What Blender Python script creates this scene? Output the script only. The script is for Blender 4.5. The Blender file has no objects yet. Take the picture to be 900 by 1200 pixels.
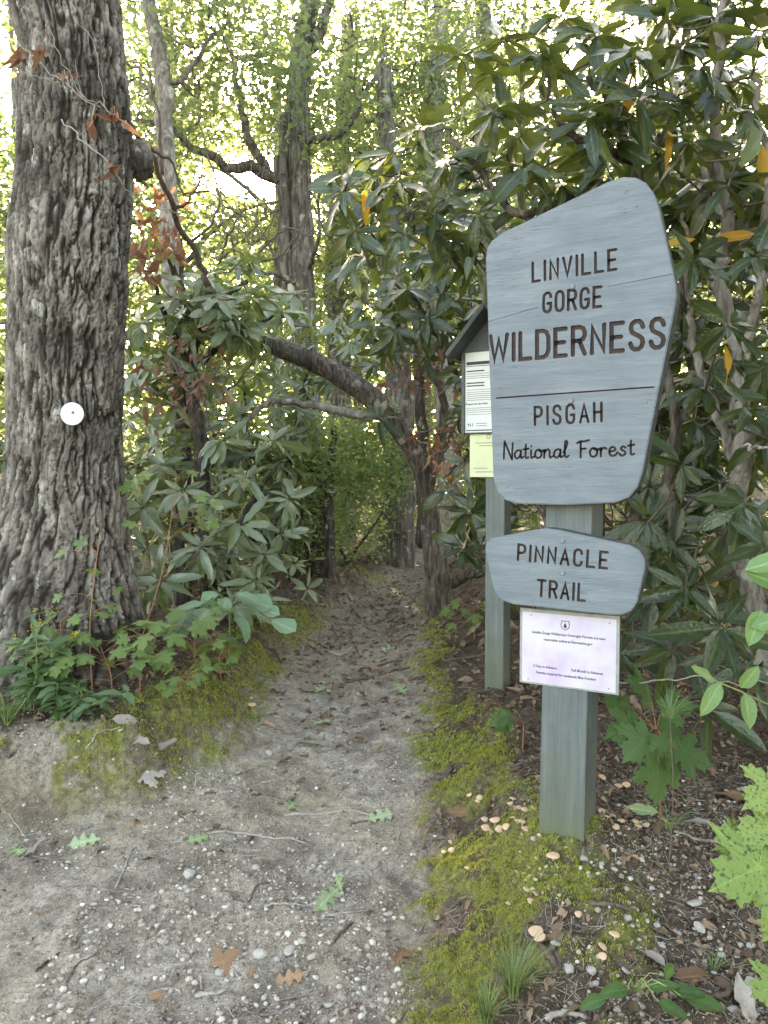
import bpy, bmesh, math, random
import numpy as np
from mathutils import Vector, Matrix

rng = np.random.default_rng(11)
random.seed(11)
SC = bpy.context.scene
COL = SC.collection
R = math.radians

# ------------------------------------------------------------------ camera, sky, sun, exposure
F_PX = 906.0
PITCH = math.atan(40 / F_PX)
CAM = Vector((0.0, 0.0, 1.4))
cam = bpy.data.cameras.new('camera')
cam.sensor_fit = 'VERTICAL'
cam.sensor_height = 24.0
cam.lens = F_PX / 1200 * 24.0
cam.clip_start = 0.05
cam.clip_end = 900
camo = bpy.data.objects.new('camera', cam)
COL.objects.link(camo)
camo.location = CAM
camo.rotation_euler = (math.pi / 2 - PITCH, 0, 0)
SC.camera = camo

SUN_EL, SUN_AZ = R(20.5), R(-7.0)        # azimuth from +Y, positive to +X
world = bpy.data.worlds.new('World')
SC.world = world
world.use_nodes = True
wn = world.node_tree.nodes
wl = world.node_tree.links
wn.clear()
sky = wn.new('ShaderNodeTexSky')
sky.sky_type = 'NISHITA'
sky.sun_disc = False
sky.sun_elevation = SUN_EL
sky.sun_rotation = SUN_AZ
sky.altitude = 900
sky.air_density = 1.0
sky.dust_density = 5.0
sky.ozone_density = 0.3
bg = wn.new('ShaderNodeBackground')
bg.inputs['Strength'].default_value = 0.15
wo = wn.new('ShaderNodeOutputWorld')
wl.new(sky.outputs[0], bg.inputs[0])
wl.new(bg.outputs[0], wo.inputs[0])

sun = bpy.data.lights.new('sun', 'SUN')
sun.energy = 4.0
sun.angle = R(0.53)
sun.color = (1.0, 0.93, 0.80)
suno = bpy.data.objects.new('sun', sun)
COL.objects.link(suno)
sdir = Vector((math.sin(SUN_AZ) * math.cos(SUN_EL), math.cos(SUN_AZ) * math.cos(SUN_EL), math.sin(SUN_EL)))
suno.rotation_euler = (-sdir).to_track_quat('-Z', 'Y').to_euler()
suno.location = (0, 0, 30)

SC.view_settings.view_transform = 'Standard'
SC.view_settings.look = 'None'
SC.view_settings.exposure = 3.88
SC.view_settings.gamma = 1.0
SC.view_settings.use_curve_mapping = False
SC.view_settings.use_white_balance = True
SC.view_settings.white_balance_temperature = 9100
SC.view_settings.white_balance_tint = 10
SC.cycles.max_bounces = 8
SC.cycles.diffuse_bounces = 4
SC.cycles.glossy_bounces = 3
SC.cycles.transmission_bounces = 4
SC.cycles.transparent_max_bounces = 8
SC.cycles.use_denoising = True
SC.cycles.use_adaptive_sampling = True
SC.cycles.adaptive_threshold = 0.012
SC.cycles.sample_clamp_indirect = 6.0


# ------------------------------------------------------------------ maths helpers
def W(px, py, d):
    """the world point seen at photo pixel (px, py) at horizontal distance d"""
    cx, cy = (px - 450) / F_PX, (600 - py) / F_PX
    v = Vector((cx, math.cos(PITCH) + cy * math.sin(PITCH), -math.sin(PITCH) + cy * math.cos(PITCH)))
    return CAM + v * (d / v.y)


def proj(P):
    """photo pixels and depth of world points (N,3)"""
    P = np.atleast_2d(np.asarray(P, float)) - np.array(CAM)
    f = P[:, 1] * math.cos(PITCH) - P[:, 2] * math.sin(PITCH)
    u = P[:, 1] * math.sin(PITCH) + P[:, 2] * math.cos(PITCH)
    f = np.where(np.abs(f) < 1e-4, 1e-4, f)
    return 450 + F_PX * P[:, 0] / f, 600 - F_PX * u / f, f


def hsh(ix, iy, seed):
    n = (ix.astype(np.int64) * 374761393 + iy.astype(np.int64) * 668265263 + seed * 974711) & 0x7fffffff
    n = ((n ^ (n >> 13)) * 1274126177) & 0x7fffffff
    return ((n ^ (n >> 16)) & 0xffff) / 65535.0


def vnoise(x, y, seed=0):
    ix, iy = np.floor(x), np.floor(y)
    fx, fy = x - ix, y - iy
    fx, fy = fx * fx * (3 - 2 * fx), fy * fy * (3 - 2 * fy)
    a, b = hsh(ix, iy, seed), hsh(ix + 1, iy, seed)
    c, d = hsh(ix, iy + 1, seed), hsh(ix + 1, iy + 1, seed)
    return (a + (b - a) * fx) * (1 - fy) + (c + (d - c) * fx) * fy


def fbm(x, y, seed=0, o=4):
    s, a, t = 0, 0.5, 0
    for i in range(o):
        s = s + a * vnoise(x, y, seed + i * 17)
        t += a
        a *= 0.5
        x, y = x * 2.03 + 5.1, y * 2.03 + 1.7
    return s / t


def worley(x, y, seed=0):
    ix, iy = np.floor(x), np.floor(y)
    f1 = np.full(x.shape, 9.0)
    f2 = np.full(x.shape, 9.0)
    for dx in (-1, 0, 1):
        for dy in (-1, 0, 1):
            cx, cy = ix + dx, iy + dy
            d = np.hypot(cx + hsh(cx, cy, seed) - x, cy + hsh(cx, cy, seed + 5) - y)
            f2 = np.minimum(np.maximum(f1, d), f2)
            f1 = np.minimum(f1, d)
    return f1, f2


def sstep(a, b, x):
    t = np.clip((x - a) / (b - a), 0, 1)
    return t * t * (3 - 2 * t)


def unit(v):
    v = np.asarray(v, float)
    return v / (np.linalg.norm(v, axis=-1, keepdims=True) + 1e-12)


def catmull(pts, n):
    p = np.asarray(pts, float)
    if len(p) < 3:
        t = np.linspace(0, 1, n)[:, None]
        return p[0] * (1 - t) + p[-1] * t
    q = np.vstack([2 * p[0] - p[1], p, 2 * p[-1] - p[-2]])
    out = []
    m = len(p) - 1
    for t in np.linspace(0, m - 1e-6, n):
        i = int(t)
        f = t - i
        a, b, c, d = q[i], q[i + 1], q[i + 2], q[i + 3]
        out.append(0.5 * (2 * b + (c - a) * f + (2 * a - 5 * b + 4 * c - d) * f * f + (3 * b - a - 3 * c + d) * f ** 3))
    return np.array(out)


# ------------------------------------------------------------------ mesh helpers
def raw_mesh(name, V, Fs, mat=None, smooth=True, attrs=None):
    if not isinstance(Fs, (list, tuple)):
        Fs = [Fs]
    Fs = [np.asarray(f, np.int32) for f in Fs if len(f)]
    V = np.asarray(V, np.float32)
    me = bpy.data.meshes.new(name)
    me.vertices.add(len(V))
    me.vertices.foreach_set('co', V.ravel())
    loops = np.concatenate([f.ravel() for f in Fs])
    tot = np.concatenate([np.full(len(f), f.shape[1], np.int32) for f in Fs])
    st = np.concatenate([[0], np.cumsum(tot)[:-1]]).astype(np.int32)
    me.loops.add(len(loops))
    me.loops.foreach_set('vertex_index', loops)
    me.polygons.add(len(tot))
    me.polygons.foreach_set('loop_start', st)
    me.polygons.foreach_set('use_smooth', np.full(len(tot), smooth, bool))
    if attrs:
        for k, a in attrs.items():
            at = me.attributes.new(k, 'FLOAT', 'POINT')
            at.data.foreach_set('value', np.asarray(a, np.float32))
    me.update(calc_edges=True)
    if mat:
        me.materials.append(mat)
    return me


def obj(name, me, parent=None, loc=None, kind=None):
    o = bpy.data.objects.new(name, me)
    COL.objects.link(o)
    if parent:
        o.parent = parent
    if loc is not None:
        o.location = loc
    if kind:
        o['kind'] = kind
    return o


def tag(o, label, cat, group=None, kind=None):
    o['label'] = label
    o['category'] = cat
    if group:
        o['group'] = group
    if kind:
        o['kind'] = kind
    return o


def thing(name, label, cat, loc=(0, 0, 0), group=None):
    o = bpy.data.objects.new(name, None)
    o.empty_display_size = 0.1
    COL.objects.link(o)
    o.location = loc
    return tag(o, label, cat, group)


def part(name, V, Fs, mat, parent, smooth=True, attrs=None, kind=None):
    """world-space vertices, stored relative to the (unrotated) parent"""
    off = np.array(parent.location) if parent.parent is None else np.array(parent.parent.location) + np.array(parent.location)
    return obj(name, raw_mesh(name, np.asarray(V) - off, Fs, mat, smooth, attrs), parent, kind=kind)


class Acc:
    """collects pieces into one mesh"""
    def __init__(s):
        s.V, s.F, s.A, s.n = [], {}, {}, 0

    def add(s, V, F, **at):
        V = np.asarray(V, float)
        for f in (F if isinstance(F, (list, tuple)) else [F]):
            f = np.asarray(f)
            s.F.setdefault(f.shape[1], []).append(f + s.n)
        s.V.append(V)
        for k, a in at.items():
            s.A.setdefault(k, []).append(np.broadcast_to(a, (len(V),)))
        s.n += len(V)

    def get(s):
        return np.vstack(s.V), [np.vstack(f) for f in s.F.values()], {k: np.concatenate(a) for k, a in s.A.items()}

    def part(s, name, mat, parent, smooth=True, kind=None):
        if not s.n:
            return None
        V, F, A = s.get()
        return part(name, V, F, mat, parent, smooth, A, kind)


def tube(path, rad, sides=8, bump=0.0, seed=0, cap=True):
    p = np.asarray(path, float)
    n = len(p)
    r = np.interp(np.linspace(0, 1, n), np.linspace(0, 1, len(rad)), rad)
    T = unit(np.gradient(p, axis=0))
    up = np.array([0.13, 0.21, 1.0]) if abs(T[0][2]) < 0.9 else np.array([1.0, 0.1, 0.05])
    U = np.zeros_like(p)
    u = up
    for i in range(n):
        u = u - T[i] * np.dot(u, T[i])
        u = u / np.linalg.norm(u)
        U[i] = u
    B = np.cross(T, U)
    a = np.linspace(0, 2 * math.pi, sides, endpoint=False)
    rr = r[:, None] * np.ones(sides)[None]
    if bump:
        s = np.concatenate([[0], np.cumsum(np.linalg.norm(np.diff(p, axis=0), axis=1))])
        A, Sg = np.meshgrid(a, s)
        k = 1 + bump * (fbm(np.cos(A) * 1.6 + seed, np.sin(A) * 1.6 + Sg * 2.2 / max(r.mean() * 6, .05), seed, 3) - .5) * 2
        rr = rr * k
    V = p[:, None] + rr[..., None] * (np.cos(a)[None, :, None] * U[:, None] + np.sin(a)[None, :, None] * B[:, None])
    V = V.reshape(-1, 3)
    i = np.arange(n - 1)[:, None] * sides
    j = np.arange(sides)[None]
    j2 = (j + 1) % sides
    F = np.stack([i + j, i + j2, i + sides + j2, i + sides + j], -1).reshape(-1, 4)
    Fs = [F]
    if cap:
        V = np.vstack([V, p[-1] + T[-1] * r[-1] * .6, p[0]])
        k = n * sides
        jj = np.arange(sides)
        Fs.append(np.stack([(n - 1) * sides + jj, (n - 1) * sides + (jj + 1) % sides, np.full(sides, k)], -1))
        Fs.append(np.stack([(jj + 1) % sides, jj, np.full(sides, k + 1)], -1))
    return V, Fs


def box_bm(sx, sy, sz, bevel=0.0, seg=1):
    bm = bmesh.new()
    bmesh.ops.create_cube(bm, size=1)
    bmesh.ops.scale(bm, vec=(sx, sy, sz), verts=bm.verts)
    if bevel:
        bmesh.ops.bevel(bm, geom=bm.edges[:], offset=bevel, segments=seg, affect='EDGES', profile=0.6)
    return bm


def bm_obj(name, bm, mat, parent=None, loc=(0, 0, 0), smooth=False):
    me = bpy.data.meshes.new(name)
    bm.to_mesh(me)
    bm.free()
    if smooth:
        for p in me.polygons:
            p.use_smooth = True
    if mat:
        me.materials.append(mat)
    return obj(name, me, parent, loc)


# ------------------------------------------------------------------ materials
class NT:
    def __init__(s, name):
        s.m = bpy.data.materials.new(name)
        s.m.use_nodes = True
        s.t = s.m.node_tree
        s.t.nodes.clear()
        s.out = s.n('ShaderNodeOutputMaterial')

    def n(s, typ, **kw):
        nd = s.t.nodes.new(typ)
        for k, v in kw.items():
            setattr(nd, k, v)
        return nd

    def l(s, a, b):
        s.t.links.new(a, b)

    def put(s, sock, v):
        if hasattr(v, 'links'):
            s.l(v, sock)
        else:
            sock.default_value = v

    def coord(s, scale=(1, 1, 1), kind='Object'):
        tc = s.n('ShaderNodeTexCoord')
        mp = s.n('ShaderNodeMapping')
        mp.inputs['Scale'].default_value = scale
        s.l(tc.outputs[kind], mp.inputs['Vector'])
        return mp.outputs[0]

    def noise(s, vec, scale, detail=4, rough=0.55, dist=0.0):
        nd = s.n('ShaderNodeTexNoise')
        s.put(nd.inputs['Vector'], vec)
        nd.inputs['Scale'].default_value = scale
        nd.inputs['Detail'].default_value = detail
        nd.inputs['Roughness'].default_value = rough
        nd.inputs['Distortion'].default_value = dist
        return nd.outputs['Fac']

    def ramp(s, fac, stops):
        nd = s.n('ShaderNodeValToRGB')
        s.put(nd.inputs[0], fac)
        e = nd.color_ramp.elements
        while len(e) < len(stops):
            e.new(0.5)
        for el, (p, c) in zip(e, stops):
            el.position = p
            el.color = (c, c, c, 1) if isinstance(c, (int, float)) else (*c, 1)
        return nd.outputs[0]

    def mix(s, fac, a, b, mode='MIX'):
        nd = s.n('ShaderNodeMix', data_type='RGBA', blend_type=mode)
        s.put(nd.inputs[0], fac)
        s.put(nd.inputs[6], a if hasattr(a, 'links') else (*a, 1))
        s.put(nd.inputs[7], b if hasattr(b, 'links') else (*b, 1))
        return nd.outputs[2]

    def math(s, op, a, b=0.0):
        nd = s.n('ShaderNodeMath', operation=op)
        s.put(nd.inputs[0], a)
        s.put(nd.inputs[1], b)
        return nd.outputs[0]

    def attr(s, name):
        return s.n('ShaderNodeAttribute', attribute_name=name).outputs['Fac']

    def rand(s):
        """0..1, different for each object and each joined piece"""
        a = s.math('ADD', s.attr('rnd'), s.n('ShaderNodeObjectInfo').outputs['Random'])
        return s.math('FRACT', a)

    def bump(s, h, strength=0.4, dist=0.01):
        b = s.n('ShaderNodeBump')
        b.inputs['Strength'].default_value = strength
        b.inputs['Distance'].default_value = dist
        s.l(h, b.inputs['Height'])
        return b.outputs[0]

    def pbsdf(s, col, rough=0.6, normal=None, spec=0.5):
        p = s.n('ShaderNodeBsdfPrincipled')
        s.put(p.inputs['Base Color'], col if hasattr(col, 'links') else (*col, 1))
        s.put(p.inputs['Roughness'], rough)
        p.inputs['Specular IOR Level'].default_value = spec
        if normal is not None:
            s.l(normal, p.inputs['Normal'])
        return p.outputs[0]

    def done(s, shader):
        s.l(shader, s.out.inputs['Surface'])
        return s.m


def leaf_mat(name, top1, top2, under, glow, rough=0.4, transl=0.3, spec=0.5, midrib=None, spots=None, yellow=0.0):
    t = NT(name)
    r = t.rand()
    co = t.coord()
    c = t.mix(r, top1, top2)
    c = t.mix(t.math('MULTIPLY', t.noise(co, 9, 4), 0.45), c, tuple(x * 0.6 for x in top1))
    if yellow:
        c = t.mix(t.math('GREATER_THAN', r, 1 - yellow), c, (0.42, 0.25, 0.03))
    if spots:
        sp = t.ramp(t.noise(co, 15, 2), [(0.585, 0.0), (0.635, 0.85)])
        c = t.mix(sp, c, spots)
    if midrib:
        m = t.ramp(t.attr('mid'), [(0.84, 0.0), (0.97, 0.5)])
        c = t.mix(m, c, midrib)
    bf = t.n('ShaderNodeNewGeometry').outputs['Backfacing']
    c = t.mix(bf, c, under)
    nb = t.bump(t.noise(co, 14, 3), 0.3, 0.02)
    p = t.pbsdf(c, rough, nb, spec)
    tr = t.n('ShaderNodeBsdfTranslucent')
    g = t.mix(r, glow, tuple(x * 0.7 for x in glow))
    if yellow:
        g = t.mix(t.math('GREATER_THAN', r, 1 - yellow), g, (0.6, 0.3, 0.03))
    t.l(g, tr.inputs[0])
    mx = t.n('ShaderNodeMixShader')
    mx.inputs[0].default_value = transl
    t.l(p, mx.inputs[1])
    t.l(tr.outputs[0], mx.inputs[2])
    return t.done(mx.outputs[0])


def simple_mat(name, c1, c2, scale=30, rough=0.7, stretch=(1, 1, 1), bump=0.3, dist=0.004, spec=0.3):
    t = NT(name)
    co = t.coord(stretch)
    n = t.noise(co, scale, 5, 0.6)
    c = t.mix(t.ramp(n, [(0.3, 0.0), (0.7, 1.0)]), c1, c2)
    c = t.mix(t.math('MULTIPLY', t.rand(), 0.35), c, c1)
    return t.done(t.pbsdf(c, rough, t.bump(n, bump, dist), spec))


M = {}
M['rhodo'] = leaf_mat('rhododendron leaf', (0.011, 0.023, 0.009), (0.027, 0.046, 0.016), (0.080, 0.098, 0.032), (0.28, 0.36, 0.06),
                      0.28, 0.16, 0.5, (0.12, 0.15, 0.06))
M['rhodo_sheen'] = leaf_mat('rhododendron leaf with painted sky sheen', (0.066, 0.094, 0.046), (0.118, 0.148, 0.074), (0.16, 0.195, 0.085), (0.30, 0.40, 0.09),
                           0.30, 0.18, 0.9, (0.16, 0.21, 0.09))  # sky reflection lightened into the leaf colour
M['yellowleaf'] = leaf_mat('yellowing leaf', (0.40, 0.22, 0.03), (0.45, 0.30, 0.05), (0.40, 0.26, 0.06), (0.6, 0.3, 0.03), 0.5, 0.35, 0.3, (0.5, 0.35, 0.1))
M['canopy'] = leaf_mat('canopy leaf', (0.060, 0.120, 0.028), (0.095, 0.155, 0.034), (0.11, 0.150, 0.070), (0.30, 0.37, 0.14), 0.5, 0.40, 0.3)
M['canopy_dark'] = leaf_mat('dark canopy leaf', (0.045, 0.095, 0.030), (0.070, 0.120, 0.034), (0.09, 0.14, 0.06), (0.26, 0.36, 0.11), 0.5, 0.38, 0.3)
M['laurel'] = leaf_mat('laurel leaf', (0.105, 0.160, 0.060), (0.165, 0.225, 0.085), (0.15, 0.20, 0.08), (0.34, 0.45, 0.10), 0.42, 0.32, 0.5)
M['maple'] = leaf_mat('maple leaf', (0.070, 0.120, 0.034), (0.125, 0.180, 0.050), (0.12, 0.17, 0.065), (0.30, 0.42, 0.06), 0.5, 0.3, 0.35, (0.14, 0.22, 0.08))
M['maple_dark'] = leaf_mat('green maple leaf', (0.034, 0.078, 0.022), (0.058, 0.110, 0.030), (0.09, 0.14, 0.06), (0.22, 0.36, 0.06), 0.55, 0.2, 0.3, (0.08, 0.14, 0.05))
M['maple_spot'] = leaf_mat('spotted maple leaf', (0.110, 0.175, 0.042), (0.165, 0.235, 0.062), (0.15, 0.21, 0.06), (0.3, 0.4, 0.06), 0.55, 0.2, 0.3, (0.22, 0.30, 0.08), (0.035, 0.028, 0.018))
M['glaucous'] = leaf_mat('blue-green leaf', (0.105, 0.180, 0.110), (0.135, 0.215, 0.125), (0.15, 0.22, 0.13), (0.3, 0.45, 0.15), 0.5, 0.25, 0.4, (0.26, 0.36, 0.24))
M['sprig'] = leaf_mat('pale green leaf', (0.095, 0.190, 0.068), (0.125, 0.225, 0.080), (0.14, 0.23, 0.09), (0.35, 0.5, 0.12), 0.38, 0.3, 0.5, (0.28, 0.40, 0.18))
M['lance'] = leaf_mat('lance leaf', (0.046, 0.088, 0.040), (0.074, 0.122, 0.052), (0.13, 0.21, 0.11), (0.25, 0.42, 0.08), 0.5, 0.3, 0.4, (0.16, 0.24, 0.12))
M['grass'] = leaf_mat('grass blade', (0.09, 0.135, 0.050), (0.14, 0.185, 0.075), (0.11, 0.15, 0.06), (0.3, 0.4, 0.1), 0.55, 0.25, 0.3)
M['needle'] = leaf_mat('pine needle', (0.11, 0.19, 0.085), (0.17, 0.25, 0.11), (0.14, 0.22, 0.09), (0.3, 0.4, 0.1), 0.5, 0.2, 0.35)
M['moss'] = leaf_mat('moss', (0.095, 0.118, 0.030), (0.400, 0.405, 0.090), (0.27, 0.28, 0.065), (0.48, 0.48, 0.10), 0.9, 0.35, 0.1)
M['fallen_green'] = leaf_mat('fallen green leaf', (0.19, 0.25, 0.12), (0.27, 0.33, 0.20), (0.33, 0.37, 0.28), (0.3, 0.42, 0.12), 0.6, 0.15, 0.3, (0.38, 0.46, 0.28))
M['fallen_brown'] = leaf_mat('fallen brown leaf', (0.130, 0.070, 0.042), (0.290, 0.170, 0.100), (0.27, 0.19, 0.135), (0.2, 0.11, 0.05), 0.65, 0.1, 0.3, (0.30, 0.18, 0.10))
M['fallen_grey'] = leaf_mat('weathered fallen leaf', (0.22, 0.18, 0.16), (0.38, 0.33, 0.30), (0.36, 0.32, 0.29), (0.2, 0.15, 0.1), 0.7, 0.08, 0.3)
M['russet'] = leaf_mat('withered russet leaf', (0.115, 0.060, 0.042), (0.230, 0.130, 0.085), (0.20, 0.12, 0.085), (0.32, 0.15, 0.09), 0.7, 0.3, 0.2)
M['litter'] = leaf_mat('leaf litter', (0.060, 0.038, 0.026), (0.30, 0.20, 0.135), (0.22, 0.15, 0.105), (0.15, 0.07, 0.03), 0.75, 0.08, 0.25)
M['flower'] = leaf_mat('yellow flower', (0.55, 0.45, 0.03), (0.65, 0.55, 0.06), (0.5, 0.45, 0.05), (0.6, 0.5, 0.05), 0.7, 0.3, 0.2)

def bark_mat(name, dark, mid, pale, scale=26, stretch=.16, relief=.035):
    t = NT(name)
    co = t.coord((1, 1, stretch))
    n, f, big = t.noise(co, scale, 5, .62, .6), t.noise(co, scale * 3.5, 4, .7), t.noise(t.coord((1, 1, .5)), 4.0, 4)
    c = t.ramp(n, [(.33, dark), (.50, mid), (.70, pale)])
    c = t.mix(t.ramp(big, [(.45, 0.0), (.70, .65)]), c, dark)
    c = t.mix(t.ramp(t.noise(t.coord(), 9, 4), [(.60, 0.0), (.68, .6)]), c, tuple(min(x * 1.5 + .04, .5) for x in pale))
    h = t.math('ADD', n, t.math('MULTIPLY', f, .45))
    return t.done(t.pbsdf(c, .92, t.bump(h, 1.0, relief), .12))


M['bark'] = bark_mat('forest bark', (0.040, 0.032, 0.027), (0.12, 0.105, 0.092), (0.25, 0.225, 0.20))
M['bark_pale'] = bark_mat('pale bark', (0.09, 0.075, 0.065), (0.21, 0.185, 0.165), (0.36, 0.33, 0.30), 30, .35, .015)
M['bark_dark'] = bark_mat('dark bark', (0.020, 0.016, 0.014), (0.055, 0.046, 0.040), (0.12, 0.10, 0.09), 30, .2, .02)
M['bark_red'] = bark_mat('reddish shredding bark', (0.034, 0.026, 0.021), (0.098, 0.080, 0.067), (0.205, 0.178, 0.152), 38, .22, .02)
M['twig'] = simple_mat('twig', (0.055, 0.040, 0.032), (0.14, 0.11, 0.09), 40, 0.8, (1, 1, 1), 0.3, 0.002, 0.25)
M['twig_grey'] = simple_mat('weathered twig', (0.16, 0.13, 0.11), (0.36, 0.32, 0.28), 50, 0.8, (1, 1, 1), 0.4, 0.002, 0.25)
M['twig_dark'] = simple_mat('dark damp twig', (0.045, 0.032, 0.026), (0.12, 0.085, 0.065), 45, 0.7, (1, 1, 1), 0.4, 0.002, 0.3)
M['stem_green'] = simple_mat('green stem', (0.14, 0.20, 0.07), (0.22, 0.28, 0.10), 40, 0.6)
M['stem_red'] = simple_mat('reddish stem', (0.20, 0.08, 0.05), (0.30, 0.16, 0.08), 40, 0.6)
M['stone'] = simple_mat('quartz stone', (0.20, 0.18, 0.16), (0.46, 0.43, 0.395), 35, 0.75, (1, 1, 1), 0.5, 0.004, 0.35)
M['mushroom'] = simple_mat('mushroom cap', (0.40, 0.245, 0.150), (0.52, 0.37, 0.265), 60, 0.6, (1, 1, 1), 0.2, 0.002)
M['mushstem'] = simple_mat('mushroom stem', (0.36, 0.28, 0.19), (0.45, 0.36, 0.26), 60, 0.7)


def gravel_mat():
    t = NT('gravel')
    r = t.rand()
    r = t.math('POWER', r, 1.6)
    c = t.ramp(r, [(0.0, (0.13, 0.102, 0.080)), (0.35, (0.27, 0.225, 0.185)), (0.75, (0.36, 0.32, 0.275)), (1.0, (0.44, 0.405, 0.365))])
    return t.done(t.pbsdf(c, 0.85, t.bump(t.noise(t.coord(), 200, 3), 0.4, 0.002), 0.25))


M['gravel'] = gravel_mat()


def ground_mat():
    t = NT('trail ground')
    co = t.coord()
    n1, n2, n3 = t.noise(co, 2.2, 5), t.noise(co, 38, 6, 0.7), t.noise(co, 170, 4, 0.7)
    dirt = t.ramp(n2, [(0.30, (0.125, 0.102, 0.083)), (0.5, (0.345, 0.296, 0.246)), (0.70, (0.53, 0.465, 0.395))])
    dirt = t.mix(t.ramp(n1, [(0.45, 0.0), (0.66, 0.55)]), dirt, (0.36, 0.285, 0.190))
    dirt = t.mix(t.ramp(t.noise(co, 5, 5, .6), [(0.47, 0.0), (0.64, 0.75)]), dirt, (0.145, 0.112, 0.088))
    dirt = t.mix(t.ramp(n3, [(0.58, 0.0), (0.66, 0.85)]), dirt, (0.56, 0.52, 0.47))
    dirt = t.mix(t.ramp(t.noise(co, 95, 4, .7), [(0.36, 0.8), (0.44, 0.0)]), dirt, (0.075, 0.060, 0.050))
    litter = t.ramp(n2, [(0.25, (0.034, 0.024, 0.018)), (0.5, (0.092, 0.066, 0.050)), (0.75, (0.21, 0.155, 0.115))])
    moss = t.ramp(n2, [(0.30, (0.055, 0.056, 0.027)), (0.5, (0.165, 0.165, 0.055)), (0.70, (0.31, 0.30, 0.09))])
    c = t.mix(t.attr('dirt'), litter, dirt)
    mm = t.math('MULTIPLY', t.attr('moss'), t.ramp(t.noise(co, 12, 5), [(0.40, 0.05), (0.56, 1.0)]))
    c = t.mix(mm, c, moss)
    h = t.math('ADD', n2, t.math('MULTIPLY', n3, 0.6))
    return t.done(t.pbsdf(c, 0.95, t.bump(h, 1.0, 0.022), 0.15))


M['ground'] = ground_mat()


def oak_mat():
    t = NT('oak bark')
    co = t.coord((1, 1, 0.45))
    n, f, big = t.noise(co, 22, 5, 0.65), t.noise(co, 90, 4, 0.7), t.noise(t.coord((1, 1, 0.7)), 3.0, 3)
    plate = t.attr('plate')
    out = t.ramp(n, [(0.25, (0.080, 0.066, 0.057)), (0.52, (0.190, 0.164, 0.145)), (0.8, (0.36, 0.325, 0.295))])
    out = t.mix(t.ramp(big, [(0.48, 0.0), (0.66, 0.85)]), out, (0.052, 0.044, 0.038))
    lich = t.math('MULTIPLY', t.ramp(t.noise(co, 15, 5, 0.6), [(0.57, 0.0), (0.64, 1.0)]), t.ramp(f, [(0.38, 0.0), (0.55, 1.0)]))
    out = t.mix(t.math('MULTIPLY', lich, 0.8), out, (0.36, 0.36, 0.325))
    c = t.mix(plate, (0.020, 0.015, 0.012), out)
    return t.done(t.pbsdf(c, 0.92, t.bump(t.math('ADD', n, f), 0.6, 0.008), 0.15))


M['oak'] = oak_mat()


def paint_mat(name, base, worn, dark, grain=(1, 1, 1), wear=0.6, moss=False):
    t = NT(name)
    co = t.coord(grain)
    g = t.noise(co, 9, 6, 0.65)
    fine = t.noise(co, 38, 4, 0.7)
    blot = t.noise(t.coord(), 5.5, 4, 0.6)
    c = t.mix(t.ramp(g, [(0.35, 0.0), (0.65, 1.0)]), base, worn)
    c = t.mix(t.math('MULTIPLY', t.ramp(blot, [(0.45, 0.0), (0.7, 1.0)]), 0.45), c, tuple(x * 0.78 for x in base))
    c = t.mix(t.math('MULTIPLY', t.ramp(t.noise(t.coord(tuple(q * .6 for q in grain)), 14, 5, .7), [(0.58, 0.0), (0.70, 1.0)]), .3), c, tuple(min(x * 1.25, .6) for x in worn))
    crack = t.math('MULTIPLY', t.ramp(fine, [(0.34, 1.0), (0.42, 0.0)]), t.ramp(t.noise(t.coord(), 4.5, 3), [(0.46, 0.0), (0.62, 1.0)]))
    c = t.mix(t.math('MULTIPLY', crack, wear), c, dark)
    if moss:
        sp = t.n('ShaderNodeSeparateXYZ')
        t.l(t.coord(), sp.inputs[0])
        hgt = t.math('ADD', sp.outputs[2], t.math('MULTIPLY', t.math('SUBTRACT', blot, 0.5), 0.7))
        c = t.mix(t.ramp(hgt, [(0.0, 0.75), (0.28, 0.0)]), c, (0.085, 0.092, 0.050))
    h = t.math('ADD', t.math('MULTIPLY', g, 0.7), t.math('MULTIPLY', fine, 0.7))
    return t.done(t.pbsdf(c, 0.62, t.bump(h, 0.55, 0.006), 0.35))


M['panel'] = paint_mat('blue-grey painted plywood', (0.098, 0.119, 0.140), (0.143, 0.165, 0.186), (0.036, 0.033, 0.033), (0.5, 3, 5), 0.85)
M['panel_edge'] = simple_mat('dark panel edge', (0.035, 0.036, 0.035), (0.095, 0.095, 0.090), 30, 0.85, (1, 1, 6), 0.5, 0.004)  # darker than the panel face on every side
M['post'] = paint_mat('grey painted post', (0.066, 0.079, 0.083), (0.108, 0.126, 0.128), (0.024, 0.024, 0.021), (6, 6, 0.28), 0.8, True)
M['kioskpost'] = paint_mat('kiosk grey post', (0.095, 0.110, 0.108), (0.135, 0.150, 0.142), (0.04, 0.04, 0.035), (6, 6, 0.28), 0.5, True)
M['kiosk'] = paint_mat('kiosk grey board', (0.060, 0.070, 0.076), (0.085, 0.096, 0.104), (0.03, 0.03, 0.03), (1, 1, 4), 0.4)
M['routed'] = simple_mat('routed brown lettering', (0.026, 0.015, 0.013), (0.055, 0.034, 0.029), 60, 0.75)
M['bolt'] = paint_mat('painted bolt head', (0.110, 0.132, 0.152), (0.150, 0.172, 0.192), (0.15, 0.15, 0.15))


def paper_mat(name, c1, c2):
    t = NT(name)
    co = t.coord()
    c = t.mix(t.ramp(t.noise(co, 9, 3), [(0.42, 0.0), (0.68, 1.0)]), c1, c2)
    return t.done(t.pbsdf(c, 0.35, t.bump(t.noise(co, 30, 3), 0.15, 0.003), 0.45))


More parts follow.
